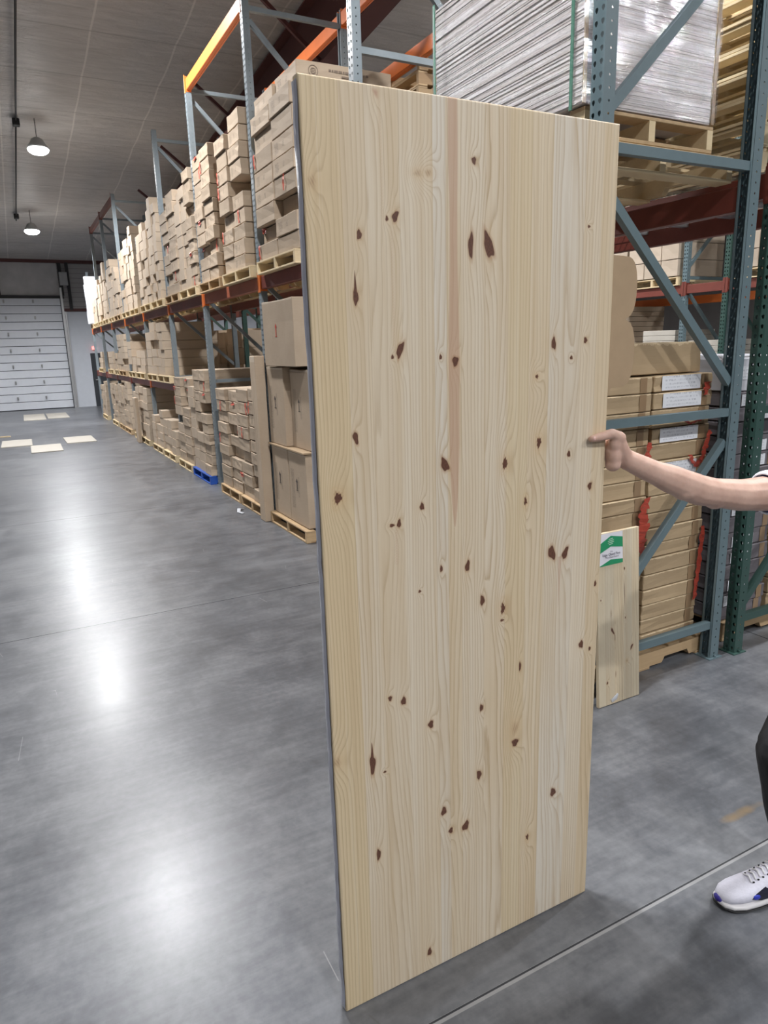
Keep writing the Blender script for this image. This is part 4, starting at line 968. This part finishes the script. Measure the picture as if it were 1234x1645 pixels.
def panel_mesh(W, Hh, T_, nx, nz, attrs, mat, side_mat, rad=.004):
    xs = np.linspace(0, W, nx); zs = np.linspace(0, Hh, nz)
    X, Z = np.meshgrid(xs, zs)
    e = np.minimum(np.minimum(X, W-X), np.minimum(Z, Hh-Z)); Yv = np.where(e < rad, rad-np.sqrt(np.maximum(rad**2-(rad-e)**2, 0)), 0)
    n0 = nx*nz; co = np.stack([X, Yv, Z], -1).reshape(-1, 3)
    idx = np.arange(n0).reshape(nz, nx)
    q = np.stack([idx[:-1, :-1], idx[:-1, 1:], idx[1:, 1:], idx[1:, :-1]], -1).reshape(-1, 4)
    loop = list(idx[0, :])+list(idx[1:, -1])+list(idx[-1, -2::-1])+list(idx[-2:0:-1, 0])
    back = co[loop].copy(); back[:, 1] = T_; co = np.vstack([co, back]); nb = len(loop)
    faces = [tuple(f) for f in q.tolist()]; mi = [0]*len(faces)
    for i in range(nb):
        a, b = loop[i], loop[(i+1) % nb]; faces.append((int(b), int(a), n0+i, n0+(i+1) % nb)); mi.append(1)
    faces.append(tuple(range(n0, n0+nb))); mi.append(1)
    me = bpy.data.meshes.new('wood_panel'); me.from_pydata(co.tolist(), [], faces); me.materials.append(mat); me.materials.append(side_mat)
    me.polygons.foreach_set('material_index', mi)
    K, G, F, S, A = attrs(co[:, 0], co[:, 2])
    for n_, v in (('knot', K), ('swirl', G), ('faint', F), ('streak', S), ('halo', A)):
        at = me.attributes.new(n_, 'FLOAT', 'POINT'); at.data.foreach_set('value', v.astype(np.float32))
    sm = np.zeros(len(faces), bool); sm[:len(q)] = True; me.polygons.foreach_set('use_smooth', sm)
    me.update(); return me
M['edge'] = mat_wood('panel_edge_wood', (.60, .49, .33), (.72, .61, .44), (.5, .38, .24), 1, 'z')
pn = obj('pine_board', panel_mesh(BX1-BX0, BZ, BT, 460, 1215, wood_attrs, M['panel'], M['edge']), None, (BX0, BY, .001))
tag(pn, 'full-height knotty pine panel standing upright on the floor, held by a hand', 'wooden board')
# plastic wrap film left on the long edge
bm = bmesh.new(); pr = None
for k in range(60):
    z = .01+k*(BZ-.02)/59; o1, o2 = rnd.uniform(.0012, .004), rnd.uniform(.0012, .005)
    row = [bm.verts.new((-o1, .003, z)), bm.verts.new((-o2-.001, .016, z)), bm.verts.new((-o1, BT+.001, z)), bm.verts.new((.02, BT+.0025, z))]
    if pr:
        for i in range(3): bm.faces.new((pr[i], row[i], row[i+1], pr[i+1]))
    pr = row
o = obj('plastic_wrap', mesh_of(bm, 'plastic_wrap', simple('cloudy_plastic_film', (.42, .43, .50), .3, 0, .2, 20), True), pn); o['label'] = 'cloudy grey plastic film along the long edge'

# ------------------------------------------------------------------ small sample panel with its label
KN2 = [(.10, .40, .006, .022, -.5, 'k'), (.235, .285, .006, .016, .5, 'k'), (.20, .215, .008, .008, 0, 'f'), (.06, .125, .005, .008, .3, 'k'), (.185, .72, .004, .008, 0, 'k'), (.02, .58, .003, .005, 0, 'k'), (.19, .455, .003, .006, 0, 'k'), (.115, .36, .0018, .02, 0, 'k'), (.09, .49, .0016, .03, 0, 'k'), (.12, .16, .0016, .02, 0, 'k'), (.186, .58, .0016, .07, 0, 'k')]
def small_attrs(X, Z):
    global KN
    keep = KN; KN = KN2
    K, G, F, S, A = wood_attrs(X, Z); KN = keep
    return K, G, F, S*0, A
M['panel2'] = mat_panel('small_pine_panel', [.05, .11, .18, .235, .292], [(.72, .64, .48), (.68, .61, .47), (.74, .66, .5), (.66, .60, .47)], 1, 1.2)
sp = obj('pine_board', panel_mesh(.290, .925, .019, 146, 460, small_attrs, M['panel2'], M['edge'], .001), None, (2.474, 2.388, .002), (math.radians(-4.2), 0, 0))
tag(sp, 'small pale pine panel with green and white label leaning on the rack frame', 'wooden board')
lw, lh = .165, .165
lroot_z = .925-lh-.004
bm = bmesh.new(); bx(bm, 0, lw, -.0010, -.0004, 0, lh); lab = obj('paper_label', mesh_of(bm, 'paper_label', simple('white_label_paper', (.80, .80, .86), .45, 0, .03)), sp, (.008, 0, lroot_z)); lab['label'] = 'white and green printed paper label'
gm = simple('label_green', (.02, .30, .13), .45, 0, .04)
bm = bmesh.new(); prism(bm, [(0, .065), (lw*.5, .095), (lw, .082), (lw, .135), (lw*.5, .150), (0, .112)], -.0016, -.0011); prism(bm, [(0, .0), (lw, .0), (lw, .020), (lw*.5, .028)], -.0016, -.0011)
obj('green_band', mesh_of(bm, 'green_band', gm), lab)['label'] = 'green chevron bands of the label'
bm = bmesh.new()
for k in range(4):
    z = .104+k*.009; dxx = (.014, .02, .02, .014)[k]
    prism(bm, [(lw*.5-dxx, z), (lw*.5+dxx, z+.004), (lw*.5+dxx, z+.007), (lw*.5-dxx, z+.003)], -.0021, -.0017)
obj('emblem', mesh_of(bm, 'emblem', simple('pale_print', (.55, .75, .62), .5)), lab)['label'] = 'pale emblem on the green band'
def text_mesh(s, size, mat, loc, parent, name='lettering'):
    cu = bpy.data.curves.new('txt', 'FONT'); cu.body = s; cu.size = size; cu.align_x = 'CENTER'; cu.extrude = .0002
    to = bpy.data.objects.new('txt', cu); COL.objects.link(to); bpy.context.view_layer.update()
    me = bpy.data.meshes.new_from_object(to.evaluated_get(bpy.context.evaluated_depsgraph_get()))
    bpy.data.objects.remove(to); me.materials.clear(); me.materials.append(mat)
    return obj(name, me, parent, loc, (math.pi/2, 0, 0))
ink = simple('label_ink', (.05, .05, .09), .6); ink2 = simple('label_ink_light', (.30, .30, .36), .6)
text_mesh('1 in.', .012, ink2, (lw*.52, -.0018, .066), lab); text_mesh('Edge Glued Pine', .0185, ink, (lw*.52, -.0018, .049), lab)
text_mesh('Pine Panel Board', .013, ink2, (lw*.55, -.0018, .036), lab)
bm = bmesh.new(); tube(bm, [(0, 0, 0), (.03, 0, .012), (.045, 0, .03)], [(.004, .010), (.004, .014), (.004, .006)], 10); stx = obj('sticker', mesh_of(bm, 'sticker', M['whitewrap'], True), sp, (.085, -.0035, .02)); stx['label'] = 'curled white film sticker near the foot'; stx.scale = (1, .3, 1)

# scalloped cardboard sheet leaning on the rack post, showing behind the panel's edge
def scallop():
    pts = [(2.14, 0.004), (2.40, .004), (2.42, 1.45), (2.455, 1.60)]
    def lobe(z0, z1, xlo, xhi, xout):
        zc, hh = (z0+z1)/2, (z1-z0)/2
        r = []
        for k in range(15):
            a = -math.pi/2+math.pi*k/14
            sx_ = abs(math.cos(a))**.42; sz_ = math.copysign(abs(math.sin(a))**.9, math.sin(a))
            xin = xlo if a < 0 else xhi
            r.append((xin+(xout-xin)*sx_, zc+hh*sz_))
        return r
    pts += lobe(1.645, 1.955, 2.48, 2.50, 2.622)[:-2]+[(2.553, 1.957)]+lobe(1.959, 2.235, 2.50, 2.49, 2.618)[2:]+[(2.14, 2.24)]
    bm = bmesh.new(); prism(bm, pts, 2.418, 2.424); return bm
o = obj('cardboard_sheet', mesh_of(scallop(), 'cardboard_sheet', M['card_sheet'])); tag(o, 'brown cardboard sheet with a scalloped edge peeking out behind the big panel', 'cardboard sheet')

# ------------------------------------------------------------------ person
def remeshed(bm, name, mats, vox, smooth_it=2):
    me = mesh_of(bm, name+'_src', [])
    so = bpy.data.objects.new(name+'_src', me); COL.objects.link(so)
    md = so.modifiers.new('r', 'REMESH'); md.mode = 'VOXEL'; md.voxel_size = vox; md.use_smooth_shade = True
    sm = so.modifiers.new('s', 'SMOOTH'); sm.factor = .5; sm.iterations = smooth_it
    bpy.context.view_layer.update()
    out = bpy.data.meshes.new_from_object(so.evaluated_get(bpy.context.evaluated_depsgraph_get())); out.name = name
    bpy.data.objects.remove(so); out.materials.clear()
    for m_ in (mats if isinstance(mats, list) else [mats]): out.materials.append(m_)
    for p in out.polygons: p.use_smooth = True
    return out
def ball(bm, c, r, n=14):
    bmesh.ops.create_uvsphere(bm, u_segments=n, v_segments=n-4, radius=1, matrix=Matrix.Translation(c) @ Matrix.Diagonal((r[0], r[1], r[2], 1)))
def chain(bm, pts, rads, n=14):
    """tapered limb with round ends"""
    P = [Vector(p) for p in pts]
    f = []; rr = []
    for i in range(len(P)-1):
        k = 5
        for j in range(k):
            s = j/k; s2 = s*s*(3-2*s); f.append(P[i].lerp(P[i+1], s))
            a, b = rads[i], rads[i+1]
            a = a if isinstance(a, tuple) else (a, a); b = b if isinstance(b, tuple) else (b, b)
            rr.append((a[0]+(b[0]-a[0])*s2, a[1]+(b[1]-a[1])*s2))
    f.append(P[-1]); b = rads[-1]; rr.append(b if isinstance(b, tuple) else (b, b))
    tube(bm, f, rr, n)
    for p, r in ((P[0], rr[0]), (P[-1], rr[-1])): ball(bm, p, (min(r),)*3, 10)
def mat_skin():
    t = NT('skin'); n = t.noise(t.coord(), 14, 5, .6); n2 = t.noise(t.coord(), 90, 3)
    c = t.ramp(n, [(.3, (.52, .325, .255)), (.7, (.66, .45, .36))]); t.bump(n2, .12, .004)
    t.b.inputs['Subsurface Weight'].default_value = .08; t.b.inputs['Subsurface Radius'].default_value = (.01, .004, .002)
    return t.fin(c, .5)
M['skin'] = mat_skin()
# joints
SH = Vector((2.37, 1.40, 1.375)); EL = Vector((1.960, 1.452, 1.378)); WR = Vector((1.605, 1.492, 1.518))
bm = bmesh.new()
chain(bm, [SH, (2.22, 1.42, 1.348), (2.08, 1.437, 1.356), EL], [.062, .060, .053, .047])
chain(bm, [EL, (1.90, 1.457, 1.392), (1.80, 1.467, 1.432), (1.70, 1.48, 1.474), WR], [(.046, .048), (.046, .050), (.041, .046), (.032, .036), (.027, .031)])
ball(bm, (1.975, 1.452, 1.352), (.036, .036, .032)); ball(bm, (1.86, 1.462, 1.400), (.07, .042, .038))
# palm: against the edge face of the panel (x = 1.53)
palm = bmesh.new()
for (z, y) in ((1.588, 1.553), (1.568, 1.556), (1.546, 1.556), (1.524, 1.553)):
    chain(bm, [WR, (1.575, 1.512, (z+1.53)/2), (1.557, 1.54, z)], [(.020, .024), (.017, .017), (.011, .011)], 10)
ball(bm, (1.556, 1.494, 1.506), (.0235, .024, .021)); ball(bm, (1.560, 1.50, 1.545), (.028, .030, .046)); ball(bm, (1.550, 1.484, 1.572), (.019, .018, .028)); ball(bm, (1.553, 1.488, 1.535), (.022, .020, .034))
chain(bm, [WR, (1.578, 1.487, 1.555), (1.560, 1.480, 1.592)], [(.026, .026), (.022, .024), (.0165, .017)], 12)       # thenar mound
chain(bm, [(1.566, 1.480, 1.586), (1.532, 1.4795, 1.602), (1.492, 1.4835, 1.596), (1.459, 1.4862, 1.592)], [.0185, .0155, .0132, .0102], 12)   # thumb across the face
# four fingers wrapped round the back of the panel
for (z, l) in ((1.590, .072), (1.569, .080), (1.547, .076), (1.526, .060)):
    chain(bm, [(1.557, 1.545, z), (1.538, 1.5455, z+.001), (1.538-l*.45, 1.5435, z+.004), (1.538-l*.8, 1.5415, z+.006), (1.538-l, 1.5405, z+.006)], [.0115, .0105, .0098, .0090, .0080], 10)
# torso, head, other arm, legs (mostly outside the photo)
chain(bm, [(2.50, 1.20, .88), (2.50, 1.20, 1.05), (2.47, 1.20, 1.22), (2.46, 1.20, 1.36)], [(.155, .11), (.14, .10), (.165, .115), (.15, .10)], 18)
chain(bm, [SH, (2.45, 1.25, 1.42), (2.50, 1.02, 1.38)], [.06, .075, .06])
chain(bm, [(2.45, 1.20, 1.38), (2.43, 1.20, 1.50)], [.062, .055])
ball(bm, (2.415, 1.20, 1.615), (.098, .077, .118), 20); ball(bm, (2.375, 1.20, 1.565), (.062, .055, .065), 16)
chain(bm, [(2.325, 1.20, 1.625), (2.300, 1.20, 1.595)], [.010, .014]); chain(bm, [(2.330, 1.18, 1.548), (2.330, 1.22, 1.548)], [.008, .008])
for s in (-1, 1): ball(bm, (2.425, 1.20+s*.078, 1.605), (.016, .010, .030))
chain(bm, [(2.50, 1.02, 1.38), (2.56, .96, 1.24), (2.56, .95, 1.10)], [.055, .046, .040]); chain(bm, [(2.56, .95, 1.10), (2.50, .97, .98), (2.44, .98, .87)], [.041, .040, .026])
lp = Vector((2.41, .98, .80)); chain(bm, [(2.44, .98, .87), lp], [(.024, .022), (.040, .016)])
for k, (dy, l) in enumerate(((-.03, .07), (-.01, .08), (.01, .078), (.03, .062))):
    chain(bm, [lp+Vector((0, dy, -.01)), lp+Vector((-.012, dy, -.04)), lp+Vector((-.006, dy, -.04-l*.55))], [.0105, .0095, .0085], 8)
chain(bm, [(2.43, 1.005, .85), (2.395, 1.035, .815), (2.375, 1.04, .78)], [.014, .012, .0095], 8)
chain(bm, [(2.49, 1.285, .90), (2.30, 1.23, .72), (2.100, 1.195, .53)], [.092, .075, .056]); chain(bm, [(2.100, 1.195, .53), (2.125, 1.185, .34), (2.165, 1.155, .09)], [.056, .056, .038])
chain(bm, [(2.52, 1.11, .90), (2.52, 1.08, .68), (2.51, 1.04, .48)], [.092, .075, .056]); chain(bm, [(2.51, 1.04, .48), (2.53, 1.02, .30), (2.55, 1.0, .09)], [.056, .056, .038])
# feet inside the shoes
chain(bm, [(2.165, 1.155, .075), (2.08, 1.165, .055), (1.97, 1.198, .035)], [.032, .030, .024]); chain(bm, [(2.55, 1.0, .075), (2.46, .99, .055), (2.36, .985, .035)], [.032, .030, .024])
pe = obj('person', remeshed(bm, 'person', M['skin'], .0042, 3))
tag(pe, 'person cut off at the right edge, arm stretched left to hold the big panel upright', 'person')
bm = bmesh.new()
bx(bm, -.0015, .0015, -.0055, .0055, -.006, .006)
nail = bmesh.new(); ball(nail, (0, 0, 0), (.0075, .0028, .0058), 10)
obj('thumb_nail', mesh_of(nail, 'thumb_nail', simple('nail', (.66, .42, .36), .3), True), pe, (1.462, 1.4778, 1.5935), (0, .1, 0)); bm.free()
# shirt
bm = bmesh.new()
chain(bm, [(2.225, 1.42, 1.350), (2.30, 1.41, 1.362), (2.37, 1.40, 1.375)], [.071, .076, .082], 18)
chain(bm, [(2.50, 1.20, .90), (2.50, 1.20, 1.05), (2.47, 1.20, 1.22), (2.46, 1.20, 1.37)], [(.175, .130), (.165, .125), (.185, .135), (.17, .115)], 20)
chain(bm, [SH, (2.46, 1.25, 1.40), (2.50, 1.02, 1.37)], [.078, .088, .078]); chain(bm, [(2.50, 1.02, 1.37), (2.56, .965, 1.23)], [.070, .066])
shirt = obj('shirt', remeshed(bm, 'shirt', simple('navy_knit', (.022, .026, .085), .85, 0, .2, 60, .2), .007, 2), pe); shirt['label'] = 'navy short-sleeved shirt'
bm = bmesh.new(); tube(bm, [(2.196, 1.424, 1.349), (2.203, 1.423, 1.350), (2.214, 1.4215, 1.3505), (2.224, 1.42, 1.351)], [.066, .0735, .0745, .0735], 28)
for f in [f for f in bm.faces if len(f.verts) > 4]: bm.faces.remove(f)
cf = obj('cuff', mesh_of(bm, 'cuff', simple('white_knit', (.75, .78, .85), .8), True), shirt); cf['label'] = 'white knitted cuff band'; cf.modifiers.new('t', 'SOLIDIFY').thickness = .003
# trousers
bm = bmesh.new()
chain(bm, [(2.50, 1.20, .98), (2.50, 1.20, .88)], [(.17, .125), (.18, .13)], 18)
chain(bm, [(2.49, 1.285, .90), (2.30, 1.23, .72), (2.090, 1.195, .53)], [.112, .098, .092]); chain(bm, [(2.090, 1.195, .53), (2.120, 1.185, .34), (2.160, 1.155, .13)], [.090, .078, .066])
chain(bm, [(2.52, 1.11, .90), (2.52, 1.08, .68), (2.51, 1.04, .48)], [.112, .098, .085]); chain(bm, [(2.51, 1.04, .48), (2.53, 1.02, .30), (2.55, 1.0, .12)], [.085, .078, .070])
obj('trousers', remeshed(bm, 'trousers', simple('black_cloth', (.012, .012, .014), .8, 0, .2, 40, .2), .007, 3), pe)['label'] = 'black trousers'
# hair
bm = bmesh.new(); ball(bm, (2.43, 1.20, 1.638), (.098, .084, .112), 20); ball(bm, (2.455, 1.20, 1.60), (.075, .080, .09), 16)
obj('hair', remeshed(bm, 'hair', simple('dark_hair', (.03, .02, .015), .6, 0, .3, 60, .4), .006, 1), pe, (.012, 0, .012))
for s in (-1, 1):
    bm = bmesh.new(); ball(bm, (0, 0, 0), (.011, .012, .011), 12); obj('eye', mesh_of(bm, 'eye', simple('eye_white', (.7, .7, .7), .2), True), pe, (2.330, 1.2+s*.032, 1.622))
# shoes
def shoe(loc, rz):
    """toe towards -x, sole on z=0"""
    root = empty('shoe', (0, 0, 0)); root.parent = pe; root.location = loc; root.rotation_euler = (0, 0, rz)
    def loft(secs, n=28):
        bm = bmesh.new(); rings = []
        for (x, w, zb, zt, yc, pw) in secs:
            ring = []
            for k in range(n):
                a = 2*math.pi*k/n; cy, cz = math.cos(a), math.sin(a)
                yy = yc+w*math.copysign(abs(cy)**(2/pw), cy); zz = (zb+zt)/2+(zt-zb)/2*math.copysign(abs(cz)**(2/pw), cz)
                ring.append(bm.verts.new((x, yy, zz)))
            rings.append(ring)
        for a, b in zip(rings, rings[1:]):
            for k in range(n): bm.faces.new((a[k], b[k], b[(k+1) % n], a[(k+1) % n]))
        bm.faces.new(rings[0]); bm.faces.new(rings[-1][::-1]); bmesh.ops.recalc_face_normals(bm, faces=bm.faces)
        return bm
    up = loft([(-.003, .010, .026, .042, 0, 2.0), (.006, .026, .020, .052, 0, 2.2), (.025, .040, .018, .062, 0, 2.3), (.055, .047, .018, .070, 0, 2.4), (.090, .049, .018, .078, 0, 2.4), (.12, .046, .018, .092, 0, 2.2),
               (.15, .042, .018, .108, 0, 2.1), (.18, .039, .018, .120, 0, 2.1), (.215, .038, .018, .112, 0, 2.2), (.25, .036, .018, .112, 0, 2.3), (.275, .026, .022, .110, 0, 2.2), (.284, .012, .035, .10, 0, 2)])
    U = obj('shoe_upper', mesh_of(up, 'shoe_upper', simple('white_mesh_fabric', (.70, .70, .80), .7, 0, .08, 120, .15), True), root)
    so = loft([(-.008, .012, .014, .030, 0, 2.2), (.004, .032, .008, .031, 0, 2.6), (.03, .047, .004, .029, 0, 3), (.07, .053, .003, .027, 0, 3), (.12, .050, .003, .029, 0, 3), (.17, .044, .004, .034, 0, 3), (.22, .044, .004, .038, 0, 3), (.265, .040, .006, .040, 0, 3), (.290, .018, .014, .040, 0, 2.4)])
    obj('midsole', mesh_of(so, 'midsole', simple('white_foam', (.72, .71, .72), .55, 0, .05), True), root)['label'] = 'white foam midsole'
    so = loft([(-.010, .012, .010, .022, 0, 2.2), (.002, .033, .003, .018, 0, 2.6), (.03, .048, .0, .009, 0, 3), (.07, .054, .0, .007, 0, 3), (.12, .051, .0, .007, 0, 3), (.17, .045, .0, .008, 0, 3), (.22, .045, .0, .008, 0, 3), (.27, .040, .0, .010, 0, 3), (.288, .018, .006, .018, 0, 2.4)])
    obj('outsole', mesh_of(so, 'outsole', M['black'], True), root)['label'] = 'black rubber outsole'
    # toe bumper in blue
    bm = bmesh.new(); ball(bm, (-.002, .0, .030), (.010, .018, .012), 12); obj('toe_bumper', mesh_of(bm, 'toe_bumper', simple('deep_blue_rubber', (.03, .02, .25), .5), True), root)['label'] = 'deep blue toe bumper'
    # side panel, dark with blue front tip, on the near side (-y) and far side
    for s in (-1, 1):
        bm = bmesh.new()
        pts = [(.088, .047), (.105, .062), (.150, .082), (.20, .088), (.235, .080), (.235, .052), (.18, .040), (.125, .036)]
        top_, bot = [], []
        g = bmesh.new()
        def ysurf(x, z): return s*(.0500-.35*max(0, z-.055)-.05*max(0, x-.10))
        vs = [bm.verts.new((x, ysurf(x, z), z)) for x, z in pts]; f = bm.faces.new(vs)
        r = bmesh.ops.extrude_face_region(bm, geom=[f]); 
        for v in [v for v in r['geom'] if isinstance(v, bmesh.types.BMVert)]: v.co.y -= s*.010
        g.free()
        bmesh.ops.recalc_face_normals(bm, faces=bm.faces)
        obj('side_panel', mesh_of(bm, 'side_panel', simple('dark_shoe_panel', (.012, .012, .03), .4)), root)['label'] = 'dark side panel'
        bm = bmesh.new(); ball(bm, (.106, s*.0485, .051), (.014, .004, .010), 10); obj('blue_tip', mesh_of(bm, 'blue_tip', simple('royal_blue', (.03, .05, .45), .4), True), root)['label'] = 'royal blue tip'
    bm = bmesh.new()
    for k in range(6):
        x = .105+k*.016; z = .090+k*.0072; w = .020
        tube(bm, [(x, -w, z-.004), (x+.004, 0, z+.004), (x, w, z-.004)], [(.0035, .002)]*3, 8)
    tube(bm, [(.19, -.02, .125), (.192, -.036, .10), (.186, -.047, .05), (.187, -.052, .014)], .0022, 8)
    obj('laces', mesh_of(bm, 'laces', simple('white_lace', (.75, .75, .78), .7), True), root)['label'] = 'white laces'
    bm = bmesh.new()
    for k in range(5):
        for s in (-1, 1): ball(bm, (.112+k*.017, s*.0215, .086+k*.0072), (.0045, .003, .003), 8)
    obj('lace_loops', mesh_of(bm, 'lace_loops', M['black'], True), root)['label'] = 'black lace loops'
    return root
shoe((1.872, 1.236, .001), math.radians(-17)); shoe((2.30, .985, .001), math.radians(3))
print('cartons', len(CARTONS), 'rest', len(rest))
